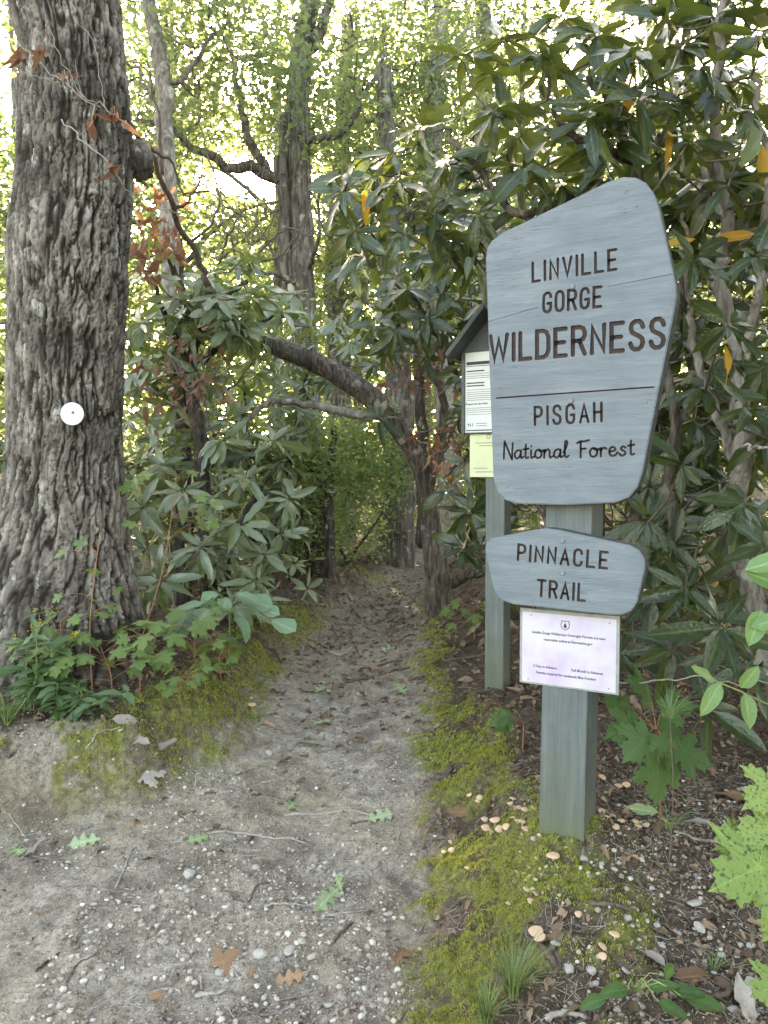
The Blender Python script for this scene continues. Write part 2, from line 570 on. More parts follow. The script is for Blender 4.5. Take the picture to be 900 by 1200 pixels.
M['notice'] = paper_mat('lilac stained paper', (0.42, 0.395, 0.455), (0.36, 0.295, 0.45))
M['paper'] = paper_mat('white paper', (0.52, 0.54, 0.55), (0.47, 0.49, 0.50))
M['paper_yellow'] = paper_mat('pale yellow paper', (0.48, 0.51, 0.32), (0.43, 0.47, 0.29))
M['ink'] = simple_mat('black ink', (0.03, 0.028, 0.032), (0.06, 0.055, 0.06), 40, 0.6)
M['ink_grey'] = simple_mat('grey print', (0.16, 0.16, 0.165), (0.26, 0.26, 0.26), 40, 0.6)
M['backing'] = simple_mat('grey backing board', (0.16, 0.17, 0.165), (0.26, 0.27, 0.26), 30, 0.5)
M['marker'] = simple_mat('white metal', (0.44, 0.49, 0.52), (0.54, 0.58, 0.60), 25, 0.35, (1, 1, 1), 0.1, 0.002, 0.5)
M['nail'] = simple_mat('nail', (0.12, 0.10, 0.09), (0.25, 0.22, 0.2), 50, 0.5)


# ------------------------------------------------------------------ ground
def trail_z(y):
    return np.interp(y, [-60, -5, 0, 1.5, 2.0, 2.7, 3.5, 5, 7, 9, 14, 30, 90], [-1, -.2, -.06, 0, .02, .10, .20, .28, .30, .33, .45, 1.2, 6])


def edge_r(y):
    return np.interp(y, [-60, 0, 1.5, 2.1, 2.7, 3.5, 5.2, 7.5, 10, 14, 90], [.5, .1, .02, .05, .09, .155, .23, .41, .85, 2.2, 12])


def edge_l(y):
    return np.interp(y, [-60, 1.8, 2.45, 2.8, 3.06, 3.76, 5.3, 7.5, 10, 14, 90], [-30, -5, -2.2, -1.25, -.74, -.62, -.53, -.12, .25, 1.5, 11])


def ground_z(x, y):
    x, y = np.asarray(x, float), np.asarray(y, float)
    wob = (fbm(x * 3.1, y * 3.1, 3, 3) - .5) * .22
    sr = x - edge_r(y) + wob * .6
    sl = edge_l(y) - x + wob
    hr = np.interp(y, [-5, 0, 1, 1.77, 2.35, 3, 4, 6, 12], [0, .02, .06, .15, .265, .17, .07, .09, .12])
    hl = np.interp(y, [-5, 1.5, 2.6, 3.0, 5, 9], [0, .08, .24, .27, .17, .1])
    z = trail_z(y) + hr * sstep(-.03, .50, sr) + hl * sstep(0, .30, sl)
    z = z + .05 * sstep(.4, 3, sr) * (fbm(x * .9, y * .9, 8, 3) - .2) + .12 * sstep(.3, 2.5, sl) * (fbm(x * .9, y * .9, 9, 3) - .2)
    inside = np.minimum(-sr, -sl)
    z = z - .03 * sstep(0.0, .3, inside) * sstep(2.3, 3.2, y)
    far = np.clip((y - 4) / 6, 0, 1)
    z = z + (fbm(x * 4, y * 4, 21, 4) - .5) * .055 + (fbm(x * 17, y * 17, 31, 4) - .5) * .036 * (1 - .5 * far) + sstep(-.05, .15, sl) * (1 - sstep(.3, .5, sl)) * (fbm(x * 13, y * 4, 61, 4) - .5) * .12 * sstep(2.3, 2.7, y)
    z = z + .05 * np.exp(-((x - .60) ** 2 + (y - 2.34) ** 2) / .022) * (fbm(x * 22, y * 22, 71, 3) - .15)
    z = z + .04 * np.exp(-((x - .59) ** 2 + (y - 3.98) ** 2) / .018) * (fbm(x * 22, y * 22, 72, 3) - .2)
    ms = moss_w(x, y)
    f1, _ = worley(x * 26 + fbm(x * 9, y * 9, 2, 2) * 2, y * 26, 4)
    z = z + ms * (.026 * (1 - f1) + .014 * (fbm(x * 40, y * 40, 12, 2) - .5))
    return z


def moss_w(x, y):
    sr, sl = x - edge_r(y), edge_l(y) - x
    n = fbm(x * 4.5, y * 4.5, 44, 4)
    wid = np.interp(y, [0, 1.6, 2.0, 2.3, 2.8, 3.6, 4.4, 6, 9], [.2, .46, .74, .66, .44, .42, .22, .28, .3])
    a = sstep(-.06, .10, sr + (n - .5) * .35) * (1 - sstep(wid - .16, wid + .04, sr + (n - .5) * .3)) * sstep(.34, .52, n + .07)
    a = a * (1 - sstep(7.5, 9, y))
    b = sstep(-.04, .06, sl + (n - .5) * .2) * (1 - sstep(.30, .50, sl + (n - .5) * .35)) * sstep(2.9, 3.3, y) * (1 - sstep(5.6, 6.4, y)) * sstep(.30, .46, n + .08)
    c = sstep(-.05, .1, sl) * (1 - sstep(.5, .7, sl)) * sstep(2.5, 2.8, y) * (1 - sstep(3.05, 3.3, y)) * sstep(.44, .58, n)
    d = sstep(.35, .12, np.hypot((x + .28) / 1.6, y - 8.1)) * .9 + sstep(.45, .15, np.hypot((x + .1) / 1.6, y - 10.2)) * .9
    return np.clip(np.maximum(np.maximum(a, b), np.maximum(c * 1.0, d)), 0, 1)


def dirt_w(x, y):
    wob = (fbm(x * 3.1, y * 3.1, 3, 3) - .5) * .25
    sr, sl = x - edge_r(y) + wob * .5, edge_l(y) - x + wob
    a = (1 - sstep(-.04, .16, sr)) * (1 - sstep(.0, .22, sl))
    a = a * (1 - .45 * sstep(3.6, 6.5, y))
    bank = sstep(2.3, 2.6, y) * (1 - sstep(2.95, 3.15, y)) * sstep(-.1, .1, sl) * .75
    return np.clip(np.maximum(a, bank), 0, 1)


def axis_pts(lo, hi, c0, c1, fine, grow):
    a = list(np.arange(c0, c1, fine))
    s, p = fine, a[-1]
    while p < hi:
        s *= grow
        p += s
        a.append(p)
    s, p = fine, a[0]
    while p > lo:
        s *= grow
        p -= s
        a.insert(0, p)
    return np.array(a)


gx = axis_pts(-70, 70, -1.35, 1.25, .0115, 1.045)
gy = axis_pts(-40, 120, 1.62, 3.7, .0115, 1.03)
GX, GY = np.meshgrid(gx, gy)
GZ = ground_z(GX, GY)
nx, ny = len(gx), len(gy)
ii = (np.arange(ny - 1)[:, None] * nx + np.arange(nx - 1)[None]).ravel()
gme = raw_mesh('ground', np.stack([GX, GY, GZ], -1).reshape(-1, 3), np.stack([ii, ii + 1, ii + nx + 1, ii + nx], -1), M['ground'], True,
               {'moss': moss_w(GX, GY).ravel(), 'dirt': dirt_w(GX, GY).ravel()})
ground = obj('ground', gme, kind='structure')
ground['label'] = 'pale gritty dirt trail between mossy banks and dark leaf litter'


def gz(x, y):
    return float(ground_z(np.array([x]), np.array([y]))[0])


_D = np.concatenate([np.arange(1.2, 6, .004), np.arange(6, 30, .02)])


def on_ground(px, py):
    a = np.array(W(px, py, 1.0)) - np.array(CAM)
    P = np.array(CAM)[None] + a[None] * _D[:, None]
    h = ground_z(P[:, 0], P[:, 1])
    k = np.argmax(P[:, 2] < h)
    return Vector((P[k, 0], P[k, 1], h[k]))


# ------------------------------------------------------------------ the trailhead sign
YAW = R(29)
N3 = Vector((-math.sin(YAW), -math.cos(YAW), 0))
U3 = Vector((math.cos(YAW), -math.sin(YAW), 0))
PF = W(657, 980, 2.27)
PANEL_T = 0.058
SIGN_ROT = Matrix((U3, -N3, Vector((0, 0, 1)))).transposed().to_4x4()      # local x along the panel, y into it, z up


def to_plane(px, py, off, origin=PF, n=N3, u=U3):
    a = W(px, py, 1.0) - CAM
    q = origin + n * off
    t = (q - CAM).dot(n) / a.dot(n)
    h = CAM + a * t - origin
    return h.dot(u), h.z


FONT = {
    'L': (.5, [[(0, 1), (0, 0), (.5, 0)]]), 'I': (0, [[(0, 1), (0, 0)]]), 'N': (.55, [[(0, 0), (0, 1), (.55, 0), (.55, 1)]]),
    'V': (.56, [[(0, 1), (.28, 0), (.56, 1)]]), 'E': (.5, [[(.5, 1), (0, 1), (0, 0), (.5, 0)], [(0, .5), (.42, .5)]]),
    'G': (.56, [[(.55, .78), (.5, .92), (.38, 1), (.2, 1), (.06, .92), (0, .76), (0, .24), (.06, .08), (.2, 0), (.38, 0), (.5, .08), (.55, .22), (.55, .44), (.32, .44)]]),
    'O': (.55, [[(.55, .5), (.55, .24), (.49, .08), (.37, 0), (.18, 0), (.06, .08), (0, .24), (0, .76), (.06, .92), (.18, 1), (.37, 1), (.49, .92), (.55, .76), (.55, .5)]]),
    'R': (.55, [[(0, 0), (0, 1), (.32, 1), (.48, .94), (.55, .80), (.55, .70), (.48, .56), (.32, .5), (0, .5)], [(.3, .5), (.55, 0)]]),
    'W': (.85, [[(0, 1), (.2, 0), (.425, .9), (.65, 0), (.85, 1)]]),
    'D': (.55, [[(0, .5), (0, 1), (.3, 1), (.46, .93), (.55, .75), (.55, .25), (.46, .07), (.3, 0), (0, 0), (0, .5)]]),
    'S': (.55, [[(.54, .78), (.48, .92), (.36, 1), (.2, 1), (.07, .92), (.02, .77), (.07, .62), (.2, .54), (.36, .47), (.49, .38), (.54, .23), (.48, .08), (.36, 0), (.18, 0), (.06, .08), (0, .22)]]),
    'P': (.53, [[(0, 0), (0, 1), (.32, 1), (.47, .94), (.53, .80), (.53, .68), (.47, .54), (.32, .47), (0, .47)]]),
    'A': (.58, [[(0, 0), (.29, 1), (.58, 0)], [(.12, .32), (.46, .32)]]),
    'H': (.52, [[(0, 0), (0, 1)], [(.52, 0), (.52, 1)], [(0, .5), (.52, .5)]]),
    'C': (.54, [[(.54, .76), (.49, .92), (.37, 1), (.18, 1), (.06, .92), (0, .76), (0, .24), (.06, .08), (.18, 0), (.37, 0), (.49, .08), (.54, .24)]]),
    'T': (.6, [[(0, 1), (.6, 1)], [(.3, 1), (.3, 0)]]),
    # the script line
    'Ns': (.62, [[(0, 0), (.04, 1), (.1, .98), (.5, .02), (.54, .1), (.58, .98)]]),
    'as': (.55, [[(.42, .44), (.3, .52), (.12, .45), (.03, .25), (.08, .06), (.2, 0), (.34, .1), (.42, .3), (.44, .5), (.42, .12), (.48, .02), (.6, .1)]]),
    'ts': (.34, [[(.14, .85), (.12, .15), (.18, .02), (.3, .06)], [(-.02, .56), (.32, .60)]]),
    'is': (.24, [[(.08, .5), (.07, .12), (.13, .01), (.26, .1)], [(.09, .74), (.095, .76)]]),
    'os': (.5, [[(.26, .52), (.12, .48), (.03, .28), (.08, .07), (.22, 0), (.38, .08), (.45, .28), (.38, .46), (.26, .52), (.36, .42), (.56, .45)]]),
    'ns': (.56, [[(.04, 0), (.06, .5)], [(.06, .32), (.2, .5), (.32, .5), (.38, .38), (.38, .1), (.44, .01), (.58, .1)]]),
    'ls': (.30, [[(.0, .3), (.16, .62), (.24, .9), (.18, 1.02), (.1, .92), (.08, .5), (.1, .14), (.17, .01), (.32, .1)]]),
    'Fs': (.55, [[(.12, 0), (.14, .92)], [(-.05, .88), (.14, .97), (.36, .96), (.62, 1.02)], [(.14, .50), (.42, .52)]]),
    'rs': (.42, [[(.06, .0), (.07, .5)], [(.07, .33), (.18, .48), (.3, .50), (.38, .44)]]),
    'es': (.50, [[(.05, .26), (.3, .30), (.38, .38), (.32, .5), (.2, .53), (.08, .42), (.04, .22), (.12, .04), (.26, 0), (.40, .06), (.5, .2)]]),
    'ss': (.44, [[(.36, .46), (.24, .53), (.12, .46), (.14, .34), (.3, .24), (.34, .12), (.26, .01), (.12, 0), (.02, .1)]]),
}


def stroke_prism(bm, pts, hw, y0, y1):
    """one routed stroke: a thick polyline with round ends, as a closed prism"""
    p = [Vector((a, b)) for a, b in pts]
    q = [p[0]]
    for a in p[1:]:
        if (a - q[-1]).length > 1e-6:
            q.append(a)
    p = q
    closed = (p[0] - p[-1]).length < 1e-5 and len(p) > 3
    if closed:
        p = p[:-1]
    n = len(p)

    def off(i):
        a = p[(i - 1) % n] if (closed or i > 0) else None
        c = p[(i + 1) % n] if (closed or i < n - 1) else None
        d1 = (p[i] - a).normalized() if a is not None else None
        d2 = (c - p[i]).normalized() if c is not None else None
        if d1 is None:
            d1 = d2
        if d2 is None:
            d2 = d1
        n1, n2 = Vector((-d1.y, d1.x)), Vector((-d2.y, d2.x))
        m = n1 + n2
        m = m.normalized() if m.length > 1e-4 else n1
        k = hw / max(m.dot(n1), 0.30)
        return m * k, d1, d2
    L, Rr = [], []
    for i in range(n):
        m, d1, d2 = off(i)
        sharp = d1.dot(d2) < 0.2
        turn = d1.x * d2.y - d1.y * d2.x
        o_lim = m.normalized() * min(m.length, hw * 1.5)
        L.append(p[i] + (m if turn >= 0 or not sharp else o_lim))
        Rr.append(p[i] - (m if turn < 0 or not sharp else o_lim))
    loops = []
    if closed:
        loops = [L, Rr]
    else:
        def cap(c, d, flip):
            nn = Vector((-d.y, d.x))
            return [c + nn * hw * math.cos(t) * flip + d * hw * math.sin(t) for t in (math.pi * k / 5 for k in range(1, 5))]
        d0 = (p[0] - p[1]).normalized()
        d9 = (p[-1] - p[-2]).normalized()
        loops = [L + cap(p[-1], d9, 1) + Rr[::-1] + cap(p[0], d0, 1)]
    if closed:
        v = [[[bm.verts.new((a.x, y, a.y)) for a in lp] for y in (y0, y1)] for lp in loops]
        for i in range(n):
            j = (i + 1) % n
            bm.faces.new((v[0][0][i], v[0][0][j], v[1][0][j], v[1][0][i]))
            bm.faces.new((v[1][1][i], v[1][1][j], v[0][1][j], v[0][1][i]))
            bm.faces.new((v[0][1][i], v[0][1][j], v[0][0][j], v[0][0][i]))
            bm.faces.new((v[1][0][i], v[1][0][j], v[1][1][j], v[1][1][i]))
    else:
        f = [bm.verts.new((a.x, y0, a.y)) for a in loops[0]]
        b = [bm.verts.new((a.x, y1, a.y)) for a in loops[0]]
        k = len(f)
        bm.faces.new(f)
        bm.faces.new(b[::-1])
        for i in range(k):
            bm.faces.new((f[(i + 1) % k], f[i], b[i], b[(i + 1) % k]))


def line_strokes(chars, p0, p1, height, gap):
    """strokes of a line of routed text from p0 to p1 (panel plane), letters scaled to fill"""
    wid = [FONT[c][0] for c in chars]
    total = sum(wid) + gap * (len(chars) - 1)
    p0, p1 = Vector(p0), Vector(p1)
    ln = (p1 - p0).length
    dx = (p1 - p0) / ln
    up = Vector((-dx.y, dx.x))
    sx = ln / total
    x = 0
    out = []
    for c, w in zip(chars, wid):
        for st in FONT[c][1]:
            if c[-1] == 's' or c in 'OGSCDPR':
                st = [tuple(a) for a in catmull([(a, b, 0) for a, b in st], max(len(st) * 3, 3))[:, :2]] if (c[-1] == 's' and len(st) > 2) else st
            out.append([tuple(p0 + dx * ((x + a) * sx) + up * (b * height)) for a, b in st])
        x += w + gap
    return out


def routed_panel(name, outline, texts, thick, parent, mat):
    """texts: list of (strokes, half width)"""
    bm = bmesh.new()
    f = [bm.verts.new((a, 0, b)) for a, b in outline]
    face = bm.faces.new(f)
    ex = bmesh.ops.extrude_face_region(bm, geom=[face])
    bmesh.ops.translate(bm, vec=(0, thick, 0), verts=[v for v in ex['geom'] if isinstance(v, bmesh.types.BMVert)])
    bmesh.ops.recalc_face_normals(bm, faces=bm.faces[:])
    bm.edges.ensure_lookup_table()
    front = [e for e in bm.edges if all(abs(v.co.y) < 1e-6 for v in e.verts)]
    bmesh.ops.bevel(bm, geom=front, offset=0.003, segments=2, affect='EDGES')
    bm.normal_update()
    for fc in bm.faces:
        if abs(fc.normal.y) < 0.5:
            fc.material_index = 1
    o = bm_obj(name, bm, mat, parent)
    o.data.materials.append(M['panel_edge'])
    o.data.materials.append(M['routed'])
    cb = bmesh.new()
    for strokes, hw in texts:
        for s in strokes:
            stroke_prism(cb, s, hw, -0.004, 0.0065)
    bmesh.ops.recalc_face_normals(cb, faces=cb.faces[:])
    cut = bm_obj('cutter', cb, M['routed'], parent)
    md = o.modifiers.new('cut', 'BOOLEAN')
    md.operation = 'DIFFERENCE'
    md.object = cut
    md.solver = 'EXACT'
    md.use_self = True
    md.material_mode = 'TRANSFER'
    bpy.context.view_layer.update()
    ev = o.evaluated_get(bpy.context.evaluated_depsgraph_get())
    me = bpy.data.meshes.new_from_object(ev)
    o.modifiers.clear()
    o.data = me
    me.name = name
    bpy.data.objects.remove(cut)
    return o


def set_rot(o, loc, rot=SIGN_ROT):
    o.matrix_world = Matrix.Translation(loc) @ rot


sign = thing('trailhead_sign', 'blue-grey painted wooden trailhead sign with two routed panels on a square post', 'sign')
set_rot(sign, PF)
# post, leaning slightly, its front face in the plane through PF
bx0, bz0 = to_plane(631.5, 985, 0)
bx1, _ = to_plane(684, 985, 0)
tx0, tz1 = to_plane(640, 592, 0)
pw = bx1 - bx0
lean = (tx0 - bx0) / (tz1 - bz0)
z_lo, z_hi = bz0 - .25, to_plane(660, 300, 0)[1]
bm = bmesh.new()
nz = 60
sec = [(0, 0), (.008, 0), (.26, -.0004), (.5, 0), (.74, -.0003), (.992, 0), (1, .008), (1, .5), (1, .992), (.992, 1), (.008, 1), (0, .992), (0, .5), (0, .008)]
rings = []
for k in range(nz + 1):
    z = z_lo + (z_hi - z_lo) * k / nz
    ox = bx0 + lean * (z - bz0)
    ring = []
    for a, b in sec:
        j = 0.0012 * (random.random() - .5)
        ring.append(bm.verts.new((ox + a * pw + j, b * pw + j, z)))
    rings.append(ring)
m = len(sec)
for k in range(nz):
    for i in range(m):
        bm.faces.new((rings[k][i], rings[k][(i + 1) % m], rings[k + 1][(i + 1) % m], rings[k + 1][i]))
bm.faces.new(rings[-1])
bm.faces.new(rings[0][::-1])
bmesh.ops.recalc_face_normals(bm, faces=bm.faces[:])
# local z of the post = 0 at the ground, so that moss staining starts there
bmesh.ops.translate(bm, vec=(0, 0, -bz0), verts=bm.verts)
post = bm_obj('post', bm, M['post'], sign, (0, 0, bz0))

UP_PIX = [(569, 302), (571, 290), (577, 281), (590, 272), (650, 243), (712, 213), (730, 207), (745, 208), (757, 214), (766, 226), (772, 242),
          (792, 333), (793, 347), (790, 365), (753, 553), (747, 571), (737, 583), (721, 589), (660, 592), (605, 590), (592, 586), (583, 577), (578, 562)]
OUT_U = [to_plane(a, b, PANEL_T) for a, b in UP_PIX]


def L2(c, a, b, h, hw, gap=.42):
    p0, p1 = to_plane(*a, PANEL_T), to_plane(*b, PANEL_T)
    return line_strokes(c, p0, p1, h / F_PX * 2.2, gap), hw


tu = [L2('LINVILLE', (624.5, 330), (722, 315.5), 22, .0040, .40),
      L2('GORGE', (637, 366), (704, 359), 22, .0042, .38),
      L2('WILDERNESS', (575, 424), (778, 406.5), 31, .0062, .33),
      L2('PISGAH', (627, 498), (705, 493.5), 21, .0038, .45),
      L2(['Ns', 'as', 'ts', 'is', 'os', 'ns', 'as', 'ls'], (590.5, 537.5), (666, 536), 19, .0030, .06),
      L2(['Fs', 'os', 'rs', 'es', 'ss', 'ts'], (678, 536), (744, 533), 19, .0031, .08),
      ([[to_plane(582, 466.5, PANEL_T), to_plane(766, 453.5, PANEL_T)]], .0022),
      ([[to_plane(572, 377, PANEL_T), to_plane(630, 360, PANEL_T)], [to_plane(712, 336, PANEL_T), to_plane(788, 321, PANEL_T)]], .0006)]
wp = routed_panel('wilderness_panel', OUT_U, tu, PANEL_T, sign, M['panel'])
wp.location = (0, -PANEL_T, 0)
for px, py in ((628, 254), (746, 241), (781, 362), (585, 453), (757, 471), (594, 570), (661, 574), (735, 569)):
    x, z = to_plane(px, py, PANEL_T)
    bm = bmesh.new()
    bmesh.ops.create_cone(bm, cap_ends=True, segments=9, radius1=.0042, radius2=.003, depth=.0025)
    bmesh.ops.rotate(bm, cent=(0, 0, 0), matrix=Matrix.Rotation(R(90), 3, 'X'), verts=bm.verts)
    bm_obj('nail_head', bm, M['bolt'], wp, (x, -.0008, z))
wp['label'] = 'tall asymmetrical panel lettered LINVILLE GORGE WILDERNESS'
LO_PIX = [(568.5, 645), (570, 636), (577, 630), (628, 620.5), (640, 619), (655, 621), (738, 639), (749, 645), (755.5, 655), (756, 666), (747, 705),
          (740, 716), (729, 720.5), (714, 720.5), (601, 708), (589, 704), (581, 697), (576, 682)]
OUT_L = [to_plane(a, b, PANEL_T) for a, b in LO_PIX]
tl = [L2('PINNACLE', (607, 656), (711, 666), 18.5, .0038, .42), L2('TRAIL', (630, 698), (685, 704), 19, .0038, .40)]
lp = routed_panel('trail_panel', OUT_L, tl, PANEL_T, sign, M['panel'])
lp.location = (0, -PANEL_T, 0)
lp['label'] = 'low wide panel lettered PINNACLE TRAIL'


def bolt(px, py, parent, r=.0085):
    bm = bmesh.new()
    bmesh.ops.create_cone(bm, cap_ends=True, segments=14, radius1=r, radius2=r * .72, depth=.005)
    bmesh.ops.rotate(bm, cent=(0, 0, 0), matrix=Matrix.Rotation(R(90), 3, 'X'), verts=bm.verts)
    x, z = to_plane(px, py, PANEL_T)
    return bm_obj('bolt', bm, M['bolt'], parent, (x, -.002, z))


for px, py in ((671, 336), (669, 470)):
    bolt(px, py, wp)
for px, py in ((659.5, 634), (659.5, 672)):
    bolt(px, py, lp, .0075)


# ------------------------------------------------------------------ notices
def text_me(body, size, mat, bold=0.0):
    cu = bpy.data.curves.new('txt', 'FONT')
    cu.body = body
    cu.size = size
    cu.align_x = 'CENTER'
    cu.offset = bold
    cu.resolution_u = 2
    t = bpy.data.objects.new('txt', cu)
    COL.objects.link(t)
    bpy.context.view_layer.update()
    me = bpy.data.meshes.new_from_object(t.evaluated_get(bpy.context.evaluated_depsgraph_get()))
    bpy.data.objects.remove(t)
    me.materials.clear()
    me.materials.append(mat)
    return me


def flat_text(name, body, size, mat, parent, x, z, y=-.0012, bold=0.0, width=None):
    me = text_me(body, size, mat, bold)
    o = obj(name, me, parent, (x, y, z))
    o.rotation_euler = (R(90), 0, 0)
    if width:
        xs = [v.co.x for v in me.vertices]
        k = width / (max(xs) - min(xs))
        o.scale = (k, 1, 1)
    return o


def slab(name, x0, x1, z0, z1, y0, y1, mat, parent, bevel=0.0):
    bm = box_bm(x1 - x0, y1 - y0, z1 - z0, bevel)
    return bm_obj(name, bm, mat, parent, ((x0 + x1) / 2, (y0 + y1) / 2, (z0 + z1) / 2))


def poly_flat(name, pts, mat, parent, y):
    bm = bmesh.new()
    bm.faces.new([bm.verts.new((a, y, b)) for a, b in pts])
    bmesh.ops.triangulate(bm, faces=bm.faces[:])
    return bm_obj(name, bm, mat, parent)


def shield(s, cx, cz):
    pts = [(-.42, .46), (-.30, .50), (-.18, .44), (0, .50), (.18, .44), (.30, .50), (.42, .46), (.38, .30), (.46, .10), (.46, -.10), (.36, -.30), (.16, -.42), (0, -.52),
           (-.16, -.42), (-.36, -.30), (-.46, -.10), (-.46, .10), (-.38, .30)]
    return [(cx + a * s, cz + b * s) for a, b in pts]


NOFF = .006
nc = [to_plane(a, b, NOFF) for a, b in ((613, 715.5), (722, 727), (722, 813.5), (611, 796.5))]
nx0, nx1 = (nc[0][0] + nc[3][0]) / 2, (nc[1][0] + nc[2][0]) / 2
nz1, nz0 = (nc[0][1] + nc[1][1]) / 2, (nc[2][1] + nc[3][1]) / 2
nw, nh = nx1 - nx0, nz1 - nz0
note = thing('permit_notice', 'laminated lilac-white permit notice fixed to the square post below the lower panel', 'notice')
set_rot(note, PF + N3 * NOFF + U3 * ((nx0 + nx1) / 2) + Vector((0, 0, (nz0 + nz1) / 2)))
slab('backing_board', -nw / 2 - .008, nw / 2 + .009, -nh / 2 - .006, nh / 2 + .010, .0005, .005, M['backing'], note, .001)
slab('sheet', -nw / 2, nw / 2, -nh / 2, nh / 2, -.0008, .0003, M['notice'], note)
sh = poly_flat('emblem', shield(nw * .105, -nw * .03, nh * .355), M['ink'], note, -.0010)
poly_flat('emblem_field', shield(nw * .088, -nw * .03, nh * .355), M['notice'], sh, -.0013)
cxs, czs = -nw * .03, nh * .355
poly_flat('emblem_tree', [(cxs + a * nw * .05, czs + b * nw * .05) for a, b in ((-.06, -.6), (.06, -.6), (.06, -.4), (.4, -.35), (.15, 0), (.28, 0), (0, .65), (-.28, 0), (-.15, 0), (-.4, -.35), (-.06, -.4))],
          M['ink'], sh, -.0016)
for body, x, z, w in (('Linville Gorge Wilderness Overnight Permits are now', .0, .205, .78), ('reservable online at Recreation.gov', .0, .115, .52),
                      ('3 Days in Advance', -.245, -.275, .26), ('Full Month in Advance', .205, -.275, .33), ('Permits required for weekends May-October', -.02, -.365, .64)):
    flat_text('lettering', body, nw * .040, M['ink'], note, x * nw, z * nh, -.0014, .00022, w * nw)
for a, b in ((-.40, .46), (.43, .44), (.43, -.45), (-.43, -.46)):
    bm = bmesh.new()
    bmesh.ops.create_uvsphere(bm, u_segments=8, v_segments=5, radius=.0022)
    bm_obj('staple', bm, M['nail'], note, (a * nw, -.001, b * nh))

# ------------------------------------------------------------------ the kiosk behind
KY = R(30)
KN = Vector((-math.sin(KY), -math.cos(KY), 0))
KU = Vector((math.cos(KY), -math.sin(KY), 0))
KROT = Matrix((KU, -KN, Vector((0, 0, 1)))).transposed().to_4x4()
KF = W(578.5, 818, 3.95)
KF.z = gz(KF.x, KF.y) - .005


def kp(px, py, off=.0):
    return to_plane(px, py, off, KF, KN, KU)


kiosk = thing('information_kiosk', 'small grey wooden kiosk with a gabled roof on a square post behind the sign', 'kiosk')
set_rot(kiosk, KF)
kw = kp(589, 700)[0] - kp(567, 700)[0]
bm = box_bm(kw, kw, 1.9, .004)
bmesh.ops.translate(bm, vec=(0, 0, .75), verts=bm.verts)
bm_obj('post', bm, M['kioskpost'], kiosk, (0, kw / 2, 0))
kx0, kz0 = kp(541.5, 509, .03)
_, kz1 = kp(541.5, 415, .03)
khw = -kx0
slab('backboard', -khw, khw, kz0, kz1, -.03, -.002, M['kiosk'], kiosk, .002)
ap = kz1 + khw * 1.15
bm = bmesh.new()
vs = [[bm.verts.new((a, y, b)) for a, b in ((-khw, kz1 + .001), (khw, kz1 + .001), (0, ap))] for y in (-.03, -.002)]
bm.faces.new(vs[0]), bm.faces.new(vs[1][::-1])
for i in range(3):
    bm.faces.new((vs[0][(i + 1) % 3], vs[0][i], vs[1][i], vs[1][(i + 1) % 3]))
bm_obj('gable', bm, M['kiosk'], kiosk)
for s in (-1, 1):
    bm = box_bm(khw * 1.15 * 1.62, .19, .022, .002)
    o = bm_obj('roof_board', bm, M['kiosk'], kiosk)
    ang = math.atan(1.15)
    o.rotation_euler = (0, s * ang, 0)
    o.location = (s * khw * .60, -.06, ap - khw * .60 * 1.15 + .020)
bm = box_bm(.018, .012, kz1 - kz0, .001)
bm_obj('edge_strip', bm, M['kiosk'], kiosk, (-khw + .010, -.0365, (kz0 + kz1) / 2))
for dz in (-.12, -.19):
    bm = bmesh.new()
    bmesh.ops.create_uvsphere(bm, u_segments=8, v_segments=6, radius=.004)
    bm_obj('screw', bm, M['marker'], kiosk, (-.012, -.001, kz0 + dz))


def kiosk_sheet(name, label, x0, x1, z0, z1, mat, y):
    t = thing(name, label, 'notice', group=None)
    set_rot(t, KF + KU * x0 + KN * y + Vector((0, 0, z0)))
    w, h = x1 - x0, z1 - z0
    slab('sheet', 0, w, 0, h, -.0006, .0006, mat, t)
    return t, w, h


sx0, sz0 = kp(545.5, 508, .032)
_, sz1 = kp(546, 414, .032)
t, w, h = kiosk_sheet('notice_sheet', 'white printed notice on the kiosk board with a black heading band', sx0, sx0 + .19, sz0 + .004, sz1, M['paper'], .036)
slab('heading_band', .006, w - .006, h * .845, h * .885, -.0012, -.0008, M['ink'], t)
slab('heading_rule', .006, w - .006, h * .825, h * .833, -.0012, -.0008, M['ink'], t)
rows = [.76, .73, .70, .675, .61, .575, .53, .50, .475, .45, .425, .40, .30, .275, .25, .22]
for k, r_ in enumerate(rows):
    bold = k in (0, 4, 5)
    slab('print_line', .008, w * (.55 if bold else .93 - .06 * (k % 3)), h * r_, h * (r_ + (.016 if bold else .008)), -.0012, -.0008, M['ink'] if bold else M['ink_grey'], t)
flat_text('lettering', 'Prepare for the Wild', .014, M['ink'], t, .062, h * .345, -.0014, .0004)
flat_text('lettering', '911', .022, M['ink'], t, .030, h * .075, -.0014, .0006)
for k in range(2):
    slab('print_line', .06, .12, h * (.075 + .03 * k), h * (.085 + .03 * k), -.0012, -.0008, M['ink_grey'], t)
slab('footer_band', .006, w - .006, h * .018, h * .032, -.0012, -.0008, M['ink'], t)
yx0, yz0 = kp(550.5, 559, .012)
_, yz1 = kp(551, 507, .012)
t, w, h = kiosk_sheet('permit_card', 'pale yellow card hanging below the kiosk board', yx0, yx0 + .19, yz0, yz1 + .01, M['paper_yellow'], .012)
for r_, a, b in ((.72, .03, .15), (.66, .05, .17), (.18, .02, .10), (.10, .03, .16)):
    slab('print_line', a, b, h * r_, h * (r_ + .018), -.0012, -.0008, M['ink_grey'], t)
e = poly_flat('emblem', shield(.024, .102, h * .86), M['ink'], t, -.0010)
poly_flat('emblem_field', shield(.018, .102, h * .86), M['paper_yellow'], e, -.0013)


